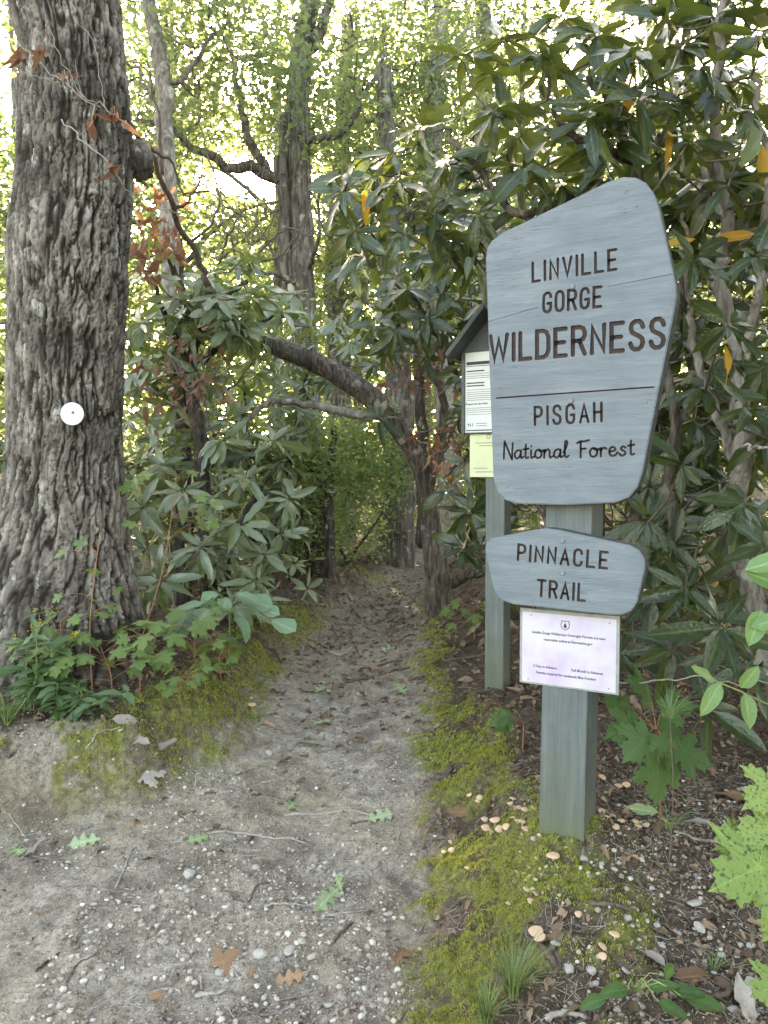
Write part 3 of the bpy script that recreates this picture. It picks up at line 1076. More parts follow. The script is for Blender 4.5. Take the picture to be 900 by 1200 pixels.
# ------------------------------------------------------------------ leaves
def leaf_tpl(rows, half, wfun, width, droop=.15, fold=.25, twist=0.0, wave=0.0, seed=0):
    """leaf of length 1 along +Y, normal +Z; half = cells either side of the midrib"""
    t = np.linspace(0, 1, rows + 1)
    s = np.linspace(-1, 1, 2 * half + 1)
    T, S = np.meshgrid(t, s, indexing='ij')
    w = np.maximum(wfun(T), .012) * width / 2
    x = S * w
    z = -droop * T ** 2 + np.abs(S) * w * fold + wave * np.sin(T * 13 + seed + S * 1.3) * np.abs(S) * .5
    x2 = x * np.cos(twist * T) - z * np.sin(twist * T) * .0
    y = T * (1 - .25 * droop * T)
    V = np.stack([x2, y, z + x * np.sin(twist * T)], -1).reshape(-1, 3)
    c = 2 * half + 1
    i = (np.arange(rows)[:, None] * c + np.arange(2 * half)[None]).ravel()
    F = np.stack([i, i + 1, i + c + 1, i + c], -1)
    return V, F, (1 - np.abs(S)).ravel()


def w_rhodo(t):
    return np.sin(np.pi * np.clip(t, 0, 1) ** .85) ** .62 * np.where(t < .08, .15 + t * 6, 1).clip(0, 1)


def w_obov(t):
    return np.sin(np.pi * np.clip(t, 0, 1) ** 1.35) ** .7


def w_lance(t):
    return np.sin(np.pi * np.clip(t, 0, 1) ** .7) ** 1.1


def w_oak(t):
    return np.sin(np.pi * np.clip(t, 0, 1) ** 1.1) ** .5 * (.58 + .42 * np.cos(t * 2 * np.pi * 3.6 + .6))


class Leaf:
    """a leaf shape in a few variants, as shared meshes and as arrays"""
    def __init__(s, name, wfun, width, mat, rows=6, half=2, droops=(-.06, .04, .12, .20, .32, .10, .45), fold=.22, wave=.03, name_part='leaf', lo=(4, 1)):
        s.hi, s.lo, s.mats = [], [], mat
        for k, d in enumerate(droops):
            wk = width * (1, .86, 1.12, .95, .9, 1.2, 1.0)[k % 7]
            V, F, mid = leaf_tpl(rows, half, wfun, wk, d, fold * (1, .4, 1.6, .8, 1.3, .1, 1)[k % 7], (k - 1.5) * .3, wave * (1, 2, .5, 1.5, 2.5, 1, 3)[k % 7], k * 1.7)
            s.hi.append((V, F, mid))
            s.lo.append(leaf_tpl(lo[0], lo[1], wfun, wk, d, fold, (k - 1.5) * .3, wave, k * 1.7))
        s.part = name_part
        s.mesh = [raw_mesh(name, V, F, mat, True, {'mid': m}) for V, F, m in s.hi]

    def batch(s, acc, A, P, hi=False):
        if not len(P):
            return
        k = rng.integers(0, len(s.hi), len(P))
        for v, (V, F, mid) in enumerate(s.hi if hi else s.lo):
            a, p = A[k == v], P[k == v]
            if not len(p):
                continue
            X = np.einsum('vj,nij->nvi', V, a) + p[:, None]
            Fx = (F[None] + (np.arange(len(p)) * len(V))[:, None, None]).reshape(-1, F.shape[1])
            acc.add(X.reshape(-1, 3), Fx, rnd=np.repeat(rng.random(len(p)), len(V)), mid=np.tile(mid, len(p)))

    def objects(s, A, P, parent, mesh=None):
        off = np.array(parent.location)
        for a, p in zip(A, P):
            o = bpy.data.objects.new(s.part, (mesh or s.mesh)[rng.integers(0, len(s.mesh))])
            COL.objects.link(o)
            o.parent = parent
            mt = Matrix(a.tolist()).to_4x4()
            mt.translation = Vector((p - off).tolist())
            o.matrix_local = mt


def outline_leaf(name, half_outline, mat, centre, cup=.12, droop=.15):
    """fan leaf (maple); half_outline from base to tip on the +x side"""
    rt = list(half_outline)
    pts = rt + [(-a, b) for a, b in rt[::-1] if a > 1e-6]
    V = [(0, centre, 0)]
    for a, b in pts:
        r2 = a * a + (b - centre) ** 2
        V.append((a, b, -droop * b * b + cup * r2 - .10 * abs(a)))
    n = len(pts)
    F = np.array([(0, 1 + i, 1 + (i + 1) % n) for i in range(n)])
    mid = np.zeros(n + 1)
    mid[0] = 1
    for a, b in ((0, 1.04), (.8, .5), (-.8, .5), (.4, -.16), (-.4, -.16), (0, 1)):
        j = int(np.argmin([(p - a) ** 2 + (q - b) ** 2 for p, q in pts]))
        if (pts[j][0] - a) ** 2 + (pts[j][1] - b) ** 2 < .01:
            mid[1 + j] = 1
    return np.array(V), F, mid


MAPLE = [(0, 0), (.06, -.03), (.20, -.12), (.40, -.16), (.36, -.05), (.47, .02), (.36, .08), (.33, .14), (.50, .15), (.56, .26), (.70, .27), (.66, .38), (.80, .50),
         (.60, .49), (.54, .57), (.44, .48), (.30, .46), (.26, .50), (.34, .60), (.30, .68), (.36, .76), (.22, .76), (.16, .86), (.10, .84), (0, 1.04)]


class FanLeaf(Leaf):
    def __init__(s, name, outline, mat, centre=.22, name_part='leaf'):
        s.part = name_part
        s.hi = [outline_leaf(name, outline, mat, centre, c, d) for c, d in ((.05, .1), (.15, .25), (-.1, .3), (.1, .4))]
        s.lo = s.hi
        s.mesh = [raw_mesh(name, V, F, mat, False, {'mid': m}) for V, F, m in s.hi]


LF = {
    'rhodo': Leaf('rhododendron_leaf', w_rhodo, .27, M['rhodo']),
    'pale': Leaf('rhododendron_leaf', w_rhodo, .27, M['rhodo_sheen']),
    'yellow': Leaf('rhododendron_leaf', w_rhodo, .28, M['yellowleaf']),
    'obov': Leaf('obovate_leaf', w_obov, .62, M['glaucous']),
    'sprig': Leaf('oval_leaf', w_rhodo, .44, M['sprig']),
    'oval': Leaf('oval_leaf', w_rhodo, .50, M['maple_dark']),
    'lance': Leaf('lance_leaf', w_lance, .30, M['lance'], lo=(5, 1)),
    'maple': FanLeaf('maple_leaf', MAPLE, M['maple']),
    'maple_dark': FanLeaf('maple_leaf', MAPLE, M['maple_dark']),
    'maple_spot': FanLeaf('maple_leaf', MAPLE, M['maple_spot']),
    'laurel': Leaf('laurel_leaf', w_rhodo, .40, M['laurel'], lo=(2, 1), rows=2, half=1),
    'russet': Leaf('withered_leaf', w_rhodo, .42, M['russet'], droops=(.4, .8, 1.0, 1.2), wave=.12, fold=.7),
}


class Diamond(Leaf):
    def __init__(s, name, wid, mat):
        s.part, s.mats = 'leaf', mat
        s.hi = [(np.array([(0, 0, 0), (wid, .42 + q, .10 + z), (0, 1, -.12 - z), (-wid, .46 - q, .10)]), np.array([(0, 1, 2), (0, 2, 3)]), np.array([1., 0, 1, 0])) for q, z in ((0, 0), (.08, .1), (-.06, .2), (.12, -.1))]
        s.lo = s.hi
        s.mesh = [raw_mesh(name, V, F, mat, False, {'mid': m}) for V, F, m in s.hi]


LF['canopy'] = Diamond('canopy_leaf', .29, M['canopy'])
LF['needle'] = Diamond('needle_spray', .07, M['canopy_dark'])


def frames(D, Nn, S):
    """matrices with columns width, length, normal; D direction, Nn approx normal, S size"""
    D = unit(D)
    Nn = unit(Nn - D * np.sum(Nn * D, -1, keepdims=True))
    X = np.cross(D, Nn)
    return np.stack([X, D, Nn], -1) * np.asarray(S)[:, None, None]


def whorl(pos, axis, n, L, lo=58, hi=104, grav=.18, hang=0):
    L = L * 1.06
    axis = unit(axis)
    e = unit(np.cross(axis, [.3, .5, .81]))
    f = np.cross(axis, e)
    ph = np.arange(n) * (2 * np.pi / n) + rng.random() * 6.28 + rng.normal(0, .18, n)
    t = np.radians(rng.uniform(lo, hi, n))
    if hang:
        t[:hang] = np.radians(rng.uniform(115, 150, hang))
    D = axis[None] * np.cos(t)[:, None] + (np.cos(ph)[:, None] * e + np.sin(ph)[:, None] * f) * np.sin(t)[:, None]
    D[:, 2] -= grav * rng.uniform(0, 2.4, n)
    Nn = np.tile(axis, (n, 1)) + rng.normal(0, .34, (n, 3))
    S = L * rng.uniform(.55, 1.15, n)
    A = frames(D, Nn, S)
    P = np.asarray(pos)[None] + A[:, :, 1] * .08
    return A, P


def clump(P, n, sig, L, flat=.7, up=.9):
    """n loose leaves round each point of P"""
    P = np.repeat(np.atleast_2d(P), n, 0)
    P = P + rng.normal(0, 1, P.shape) * np.array([sig, sig, sig * flat])
    D = rng.normal(0, 1, P.shape) * np.array([1, 1, .45])
    Nn = rng.normal(0, .75, P.shape) + np.array([0, 0, up])
    return frames(D, Nn, L * rng.uniform(.6, 1.25, len(P))), P


def grow(tips, axes, nodes, rtip=.003, sag=.25, seglen=.16):
    """join each tip to the nearest wood; returns list of (path, r0)"""
    nodes = [np.asarray(n) for n in nodes]
    N = np.array(nodes)
    d0 = np.min(np.linalg.norm(N[None] - tips[:, None], axis=2), 1)
    out = []
    for k in np.argsort(d0):
        tp = tips[k]
        d = np.linalg.norm(N - tp, axis=1) + np.maximum(0, N[:, 2] - tp[2]) * .6
        q = N[np.argmin(d)]
        L = np.linalg.norm(tp - q)
        if L < 1e-3:
            continue
        c = (q + tp) / 2 + np.array([rng.normal(0, .1), rng.normal(0, .1), -sag * .3]) * L
        c2 = tp - unit(axes[k]) * L * .3
        m = max(3, int(L / seglen) + 2)
        path = catmull([q, c * .6 + q * .4, c * .4 + c2 * .6, tp], m)
        out.append((path, rtip * (1 + 1.6 * L)))
        N = np.vstack([N, path[1:]])
    return out


def wood(root, paths, mat, name='branches', sides=5):
    acc = Acc()
    for p, r in paths:
        V, F = tube(p, [r, r * .55], sides, cap=False)
        acc.add(V, F)
    return acc.part(name, mat, root, kind='stuff')


SIGN_POLY = np.array(UP_PIX)


def in_poly(px, py, poly):
    c = np.zeros(len(px), bool)
    j = len(poly) - 1
    for i in range(len(poly)):
        (xi, yi), (xj, yj) = poly[i], poly[j]
        hit = ((yi > py) != (yj > py)) & (px < (xj - xi) * (py - yi) / (yj - yi + 1e-9) + xi)
        c ^= hit
        j = i
    return c


def clear_of_sign(P, pad=.25):
    """True where a leaf whorl would grow neither in front of nor into the sign and notices"""
    P = np.atleast_2d(P)
    q = P - np.array(PF)
    a, b = q @ np.array(U3), q @ np.array(-N3)
    return ~((np.abs(a) < .5) & (b < pad) & (b > -2.2) & (P[:, 2] < 2.25) & (P[:, 2] > .3))


def free_air(P):
    """keep the walking corridor and the view along it open"""
    P = np.atleast_2d(P)
    x, y, z = P.T
    c = (edge_r(y) + np.maximum(edge_l(y), -.8)) / 2
    return ~((np.abs(x - c) < .62) & (z < 2.3) & (y < 8.5))


# ------------------------------------------------------------------ rhododendrons
CAMN = np.array(CAM)


def rhododendron(label, base, stems, whorls, leaf='rhodo', L=.145, yellow=(), bark='bark_red', near=300, group='rhododendrons'):
    """stems: list of (points, r0, r1); whorls: (pos, axis, n, L, hang)"""
    root = thing('rhododendron', label, 'rhododendron', base, group)
    nodes = []
    for pts, r0, r1 in stems:
        p = catmull(pts, max(14, len(pts) * 6))
        p[1:-1] += rng.normal(0, .008, p[1:-1].shape)
        V, F = tube(p, [r0 * 1.25, r0, (r0 + r1) / 2, r1], 9, .22, rng.integers(99))
        part('stem', V, F, M[bark], root)
        nodes += list(p[len(p) // 5:])
    tips = np.array([w[0] for w in whorls])
    axes = np.array([unit(w[1]) for w in whorls])
    wood(root, grow(tips - axes * .02, axes, nodes, .0038), M['twig'])
    A, P, D = [], [], []
    for pos, ax, n, l, hang in whorls:
        a, p = whorl(pos, ax, n, l, hang=hang)
        A.append(a)
        P.append(p)
        D.append(np.full(n, np.linalg.norm(np.asarray(pos) - CAMN)))
    A, P, D = np.concatenate(A), np.concatenate(P), np.concatenate(D)
    px, py, f = proj(P)
    D = np.where((px > -10) & (px < 910) & (py > -10) & (py < 1210) & (f > 0), D, D + 50)
    k = np.argsort(D)
    LF[leaf].objects(A[k[:near]], P[k[:near]], root)
    acc = Acc()
    LF[leaf].batch(acc, A[k[near:]], P[k[near:]])
    if acc.n:
        acc.part('foliage', LF[leaf].mats, root, kind='stuff')
    for q, d in yellow:
        a = frames(np.array([[d[0], d[1], d[2]]]), np.array([[.1, -.8, .3]]), [L * 1.0])
        LF['yellow'].objects(a, np.array([q]), root)
    return root


def fill_tips(n, boxes, cond=None):
    """tips on ellipsoids (centre, radii, weight), mostly towards the shell"""
    out = []
    wts = np.array([b[2] for b in boxes], float)
    while len(out) < n:
        c, r, _ = boxes[rng.choice(len(boxes), p=wts / wts.sum())]
        v = unit(rng.normal(size=3)) * rng.uniform(.35, 1) ** .6
        q = np.asarray(c) + v * np.asarray(r)
        if q[2] < gz(q[0], q[1]) + .12:
            continue
        if cond is not None and not cond(q):
            continue
        out.append((q, unit(v * np.array([.8, .9, .5]) + np.array([0, -.25, .55]) + rng.normal(0, .25, 3))))
    return out


def ok_right(q):
    px, py, f = proj(q)
    if f[0] < 2.0 or not clear_of_sign(q, .22)[0] or not free_air(q)[0]:
        return False
    if 520 < px[0] < 760 and 560 < py[0] < 1000 and f[0] < 4.6:      # the posts stand clear
        return False
    if 525 < px[0] < 580 and 370 < py[0] < 570 and f[0] < 4.25:
        return False
    return True


def mk(px, py, d, ax=(0, -.5, .8), n=9, L=.15, hang=0):
    if py < 300:
        ax = (ax[0], ax[1] * .45, ax[2])
    return (np.array(W(px, py, d)), np.array(ax, float), n, L, hang)


def fill(n, boxes, cond, L, nl=(7, 11), hang=2):
    return [(q, a, int(rng.integers(*nl)), L * rng.uniform(.85, 1.15), int(rng.integers(0, hang + 1))) for q, a in fill_tips(n, boxes, cond)]


def gb(x, y, dz=-.05):
    return (x, y, gz(x, y) + dz)


# right, leaning over the sign
b = gb(1.15, 3.05)
rhododendron('tall rhododendron with long drooping leaves arching over the big sign panel', b,
             [([b, W(790, 560, 3.0), W(770, 330, 3.0), W(740, 180, 3.0), W(690, 90, 2.95)], .020, .010),
              ([W(770, 330, 3.0), W(690, 235, 3.0), W(610, 250, 3.0), W(550, 190, 2.95), W(520, 150, 2.9)], .018, .007),
              ([W(745, 190, 3.0), W(660, 150, 2.95), W(640, 80, 2.9)], .014, .006)],
             [mk(542, 66, 2.9, (-.2, -.2, .95), 10, .17), mk(632, 62, 2.9, (-.1, -.4, .9), 10, .16), mk(524, 186, 2.9, (-.3, -.5, .6), 10, .17, 3),
              mk(745, 60, 2.75, (0, -.5, .85), 11, .19, 2), mk(750, 118, 2.7, (.1, -.7, .5), 11, .19, 3), mk(615, 195, 2.85, (-.2, -.7, .5), 10, .18, 3),
              mk(465, 212, 3.05, (-.6, -.3, .6), 9, .16, 3), mk(490, 148, 3.0, (-.5, -.2, .7), 9, .16, 1), mk(690, 140, 2.8, (-.1, -.6, .5), 11, .19, 4),
              mk(580, 130, 2.9, (-.2, -.4, .8), 10, .18, 2), mk(660, 215, 2.95, (0, -.7, .4), 10, .18, 4), mk(560, 250, 3.0, (-.3, -.6, .4), 10, .16, 4),
              mk(590, 45, 3.0, (0, -.3, .9), 10, .17), mk(700, 40, 2.9, (.1, -.4, .8), 10, .18, 2), mk(510, 250, 3.1, (-.4, -.3, .5), 9, .15, 3),
              mk(480, 60, 3.4, (-.4, -.1, .8), 9, .15, 1) if False else mk(660, 20, 3.0, (0, -.3, .9), 10, .17, 1), mk(720, 165, 2.85, (.1, -.8, .3), 11, .19, 4)]
             + fill(100, [((.75, 3.25, 2.75), (.75, .45, .55), 2), ((1.15, 3.3, 2.9), (.6, .5, .7), 2), ((.15, 3.5, 2.5), (.42, .4, .36), 1.6)], ok_right, .165, hang=4),
             yellow=[(np.array(W(783, 152, 2.72)), (.05, -.1, -1)), (np.array(W(737, 130, 2.8)), (-.1, -.1, 1)), (np.array(W(428, 222, 3.1)), (.05, 0, -1))])
b = gb(1.62, 2.95)
rhododendron('tall rhododendron with a pale lichened stem standing right of the big sign panel', b,
             [([b, W(868, 640, 3.05), W(872, 500, 3.0), W(868, 420, 3.0), W(845, 330, 3.0), W(850, 240, 3.0), W(835, 120, 2.95), W(850, 0, 2.9)], .034, .016),
              ([W(868, 420, 3.0), W(890, 330, 2.9), W(900, 200, 2.8), W(880, 90, 2.8)], .018, .008),
              ([W(868, 560, 3.05), W(820, 430, 3.2), W(805, 330, 3.2), W(800, 250, 3.1)], .016, .008)],
             [mk(817, 80, 2.75, (0, -.6, .7), 11, .18, 2), mk(853, 380, 2.5, (0, -.8, .55), 11, .17, 2), mk(872, 590, 2.45, (0, -.7, .6), 10, .17, 1), mk(845, 735, 2.25, (-.1, -.75, .65), 8, .19),
              mk(800, 545, 2.6, (-.2, -.7, .5), 9, .15, 1), mk(855, 215, 2.7, (.1, -.6, .6), 10, .18, 3), mk(880, 130, 2.6, (.1, -.5, .7), 10, .18, 2), mk(810, 165, 2.8, (0, -.7, .5), 10, .18, 4),
              mk(880, 480, 2.6, (.1, -.7, .6), 10, .17, 2), mk(828, 455, 2.75, (0, -.6, .7), 9, .16, 1), mk(885, 300, 2.6, (.1, -.7, .5), 10, .17, 2), mk(815, 300, 2.8, (0, -.7, .5), 10, .17, 2),
              mk(850, 625, 2.6, (-.1, -.7, .6), 10, .16, 1), mk(790, 640, 2.75, (-.1, -.7, .5), 9, .16, 2), mk(890, 40, 2.7, (0, -.4, .8), 10, .18, 1), mk(840, 20, 2.9, (0, -.4, .8), 10, .18, 1),
              mk(895, 640, 2.3, (.2, -.6, .7), 9, .17), mk(760, 610, 2.75, (-.1, -.7, .5), 9, .17, 1), mk(735, 655, 2.9, (-.2, -.7, .5), 9, .17, 1), mk(765, 700, 2.7, (-.2, -.7, .6), 9, .17, 1), mk(728, 765, 2.8, (-.3, -.6, .6), 9, .16), mk(805, 690, 2.6, (0, -.7, .6), 9, .17, 1), mk(790, 760, 2.5, (-.1, -.7, .6), 8, .18), mk(880, 780, 2.3, (.1, -.6, .7), 8, .18), mk(830, 830, 2.35, (0, -.7, .6), 7, .16), mk(780, 20, 3.0, (0, -.4, .9), 10, .17, 1)]
             + fill(130, [((1.75, 3.1, 1.9), (.55, .5, 1.5), 3), ((1.45, 3.35, 1.2), (.55, .5, .8), 2), ((1.5, 3.3, 2.9), (.7, .6, .8), 2.2)], ok_right, .16, hang=3), bark='bark_pale',
             yellow=[(np.array(W(850, 405, 2.5)), (.1, -.3, -.9)), (np.array(W(815, 280, 2.9)), (-1, 0, -.15)), (np.array(W(838, 280, 2.9)), (1, 0, .1)), (np.array(W(893, 170, 2.7)), (0, -.1, -1))])
b = gb(1.05, 4.1)
rhododendron('dense dark rhododendron thicket filling the ground behind the sign post', b,
             [([b, W(700, 600, 4.1), W(690, 450, 4.0), W(640, 300, 4.0), W(600, 200, 3.9)], .04, .012), ([b, W(760, 560, 4.3), W(800, 350, 4.3), W(790, 150, 4.2)], .036, .012),
              ([b, W(650, 640, 3.9), W(610, 560, 4.2)], .02, .008)],
             fill(380, [((1.2, 4.1, 1.3), (.75, .55, 1.0), 3), ((1.5, 4.4, 2.6), (1.1, .6, 1.3), 4), ((2.4, 4.0, 1.5), (.9, .7, 1.4), 2), ((.55, 4.6, 1.5), (.35, .35, .9), 1.2)], ok_right, .155, hang=3),
             near=200)
b = gb(2.5, 5.4)
rhododendron('large rhododendron deep in the thicket behind the others right of the kiosk', b,
             [([b, b + np.array([-.2, 0, 1.2]), b + np.array([-.5, -.2, 2.4]), b + np.array([-.3, 0, 3.6])], .05, .015), ([b, b + np.array([.4, 0, 1.4]), b + np.array([.5, 0, 3])], .04, .015)],
             fill(300, [((2.2, 5.5, 1.6), (1.5, .7, 1.4), 2), ((2.0, 5.6, 3.2), (1.5, .8, 1.3), 2), ((3.6, 5.0, 2.0), (1.0, 1, 1.8), 1)], ok_right, .17, hang=3), near=0)
b = gb(.98, 5.6)
rhododendron('rhododendron with long dark leaves beside the arching trailside trunk', b,
             [([b, W(570, 600, 5.4), W(548, 470, 5.2), W(510, 390, 5.0), W(480, 340, 4.8)], .03, .01), ([W(560, 520, 5.3), W(520, 560, 5.0)], .014, .006)],
             [mk(478, 338, 4.6, (-.2, -.4, .8), 9, .19, 1), mk(502, 378, 4.6, (-.2, -.5, .6), 9, .18, 3), mk(497, 418, 4.8, (0, -.5, .3), 9, .18, 5), mk(445, 490, 5.0, (-.1, -.5, .85), 11, .21),
              mk(520, 310, 4.6, (-.1, -.3, .8), 9, .19, 2), mk(540, 350, 4.7, (0, -.4, .7), 9, .18, 2), mk(525, 575, 4.9, (-.3, -.6, .6), 10, .19, 1), mk(552, 600, 4.8, (-.1, -.6, .6), 10, .20, 1),
              mk(545, 640, 4.7, (-.2, -.6, .6), 9, .19), mk(560, 440, 4.9, (0, -.5, .6), 9, .18, 2), mk(535, 270, 4.4, (-.3, -.3, .7), 9, .18, 2)]
             + fill(34, [((.65, 5.2, 1.2), (.3, .4, .8), 1), ((.3, 5.0, 2.4), (.65, .5, .5), 2)], lambda q: (ok_right(q) and q[0] > .5) or q[2] > 2.25, .17, hang=2)
             + fill(26, [((.15, 5.1, 2.55), (.6, .4, .4), 1)], lambda q: q[2] > 2.25, .17, hang=2))


for b, c, lab in ((gb(2.1, 1.7), (2.15, 1.75, 1.9), 'unseen rhododendron added beside the spotted maple sapling to shade from the right'), (gb(2.6, .1), (2.6, .1, 2.1), 'unseen rhododendron added before the maple sapling to shade from the right')):  # out of frame, added to darken the right side of the scene
    b = np.array(b)
    rhododendron(lab, tuple(b), [([b, b + [.1, 0, 1.2], b + [0, .1, 2.6]], .05, .015), ([b, b + [-.3, .2, 1.0], b + [-.4, .2, 2.2]], .04, .012), ([b, b + [.4, -.2, 1.2], b + [.6, -.2, 2.4]], .04, .012)],
                 fill(130, [(c, (.75, 1.0, 1.8), 1)], lambda q: q[0] > .62 * q[1] + .25 and q[0] > 1.35, .17, hang=2), near=0)


# left of the trail
def ok_left(q):
    px, py, f = proj(q)
    return bool(free_air(q)[0]) and f[0] > 3.9 and not (px[0] > 400 and 420 < py[0]) and not (py[0] > 715 and px[0] > 180)


b = gb(-1.15, 5.1)
rhododendron('rhododendron with sky sheen in its leaf colour spreading over the mossy lip of the trail', b,
             [([b, W(235, 520, 5.0), W(225, 430, 5.1), W(250, 360, 5.2), W(290, 330, 5.2)], .045, .014), ([b, W(290, 600, 4.9), W(330, 540, 4.8)], .024, .008),
              ([b, W(240, 640, 4.7), W(290, 660, 4.5)], .02, .008), ([W(228, 440, 5.1), W(190, 360, 5.0), W(180, 310, 4.9)], .018, .008)],
             [mk(215, 575, 4.5, (-.1, -.6, .75), 11, .20, 1), mk(262, 515, 4.7, (0, -.5, .8), 11, .20, 1), mk(318, 518, 4.7, (.1, -.4, .85), 11, .21, 0), mk(283, 615, 4.4, (.1, -.6, .75), 11, .19, 1),
              mk(245, 590, 4.5, (0, -.5, .8), 10, .19), mk(340, 585, 4.6, (.3, -.4, .8), 10, .19), mk(345, 660, 4.6, (.3, -.5, .8), 8, .17), mk(300, 680, 4.4, (.2, -.6, .75), 10, .19),
              mk(275, 705, 4.3, (.1, -.7, .7), 9, .17), mk(190, 680, 4.2, (0, -.8, .6), 11, .21, 1), mk(290, 560, 4.6, (.1, -.5, .8), 10, .19), mk(330, 625, 4.6, (.2, -.5, .8), 9, .18),
              mk(360, 690, 4.8, (.4, -.4, .8), 7, .16), mk(235, 640, 4.4, (0, -.7, .6), 10, .18, 2), mk(310, 650, 4.45, (.2, -.5, .75), 9, .18)]
             + fill(62, [((-1.35, 5.0, 1.15), (.65, .5, .65), 1), ((-.95, 5.1, .9), (.4, .4, .55), 1)], ok_left, .17, hang=1), leaf='pale', L=.2, bark='bark_dark')
b = gb(-1.5, 5.7)
rhododendron('tall rhododendron with upright whorls behind the oak along the trail', b,
             [([b, W(215, 520, 5.6), W(205, 420, 5.5), W(215, 350, 5.3), W(190, 290, 5.1)], .05, .014), ([W(208, 440, 5.5), W(270, 400, 5.2), W(320, 370, 5.1)], .022, .009)],
             [mk(178, 320, 4.8, (0, -.3, .9), 10, .21, 1), mk(175, 290, 4.9, (-.1, -.2, .95), 9, .20), mk(240, 325, 5.0, (0, -.3, .9), 10, .21, 1), mk(275, 372, 4.9, (.1, -.5, .8), 11, .22, 3),
              mk(300, 350, 5.0, (.1, -.3, .9), 10, .21, 1), mk(330, 365, 5.1, (.3, -.3, .85), 10, .21, 1), mk(255, 345, 4.9, (0, -.4, .9), 10, .21), mk(210, 350, 4.9, (-.1, -.4, .8), 10, .20, 2),
              mk(165, 380, 4.8, (-.1, -.5, .7), 10, .20, 3), mk(200, 300, 5.2, (0, -.2, .9), 9, .20), mk(285, 300, 5.5, (.1, -.2, .9), 9, .20), mk(345, 345, 5.4, (.3, -.2, .8), 9, .19, 2),
              mk(225, 285, 5.3, (0, -.2, .9), 9, .20)]
             + fill(60, [((-1.6, 5.6, 1.9), (.55, .5, .8), 2), ((-1.2, 5.7, 2.4), (.6, .5, .5), 1.5), ((-2.0, 5.8, 1.6), (.7, .5, 1.0), 1.2)], ok_left, .19, hang=2)
             + fill(36, [((-1.05, 5.2, 2.25), (.7, .4, .42), 1)], lambda q: q[2] > (2.05 if q[0] < -1.1 else 2.3), .18, hang=2), leaf='pale', L=.2, bark='bark_dark')
b = np.array(gb(-.95, 6.7))
rhododendron('rhododendron closing the gap behind the arching limb', tuple(b), [([b, b + [.1, 0, 1.0], b + [.3, .1, 2.0]], .04, .012), ([b, b + [-.2, 0, 1.0], b + [-.3, .2, 1.9]], .035, .012)],
             fill(95, [((-1.0, 6.7, 1.9), (.6, .4, .6), 2), ((-1.2, 6.6, 1.2), (.5, .35, .6), 1.2), ((-.45, 6.9, 2.5), (.6, .4, .35), 1.3)], lambda q: q[2] > 2.1 or free_air(q)[0], .17, hang=2), leaf='pale', bark='bark_dark')
b = gb(-2.9, 6.2)
rhododendron('shaded rhododendron growing wild behind the big oak trunk', b,
             [([b, b + np.array([.2, 0, 1.2]), b + np.array([.5, -.2, 2.2])], .05, .014), ([b, b + np.array([-.4, 0, 1.0]), b + np.array([-.7, 0, 2.0])], .04, .014)],
             fill(110, [((-3.0, 6.0, 1.3), (1.1, .7, 1.1), 2), ((-1.9, 6.6, 1.2), (.8, .5, .9), 2), ((-1.1, 6.6, 1.2), (.45, .4, .8), 1)], ok_left, .19, hang=2), near=60, bark='bark_dark')


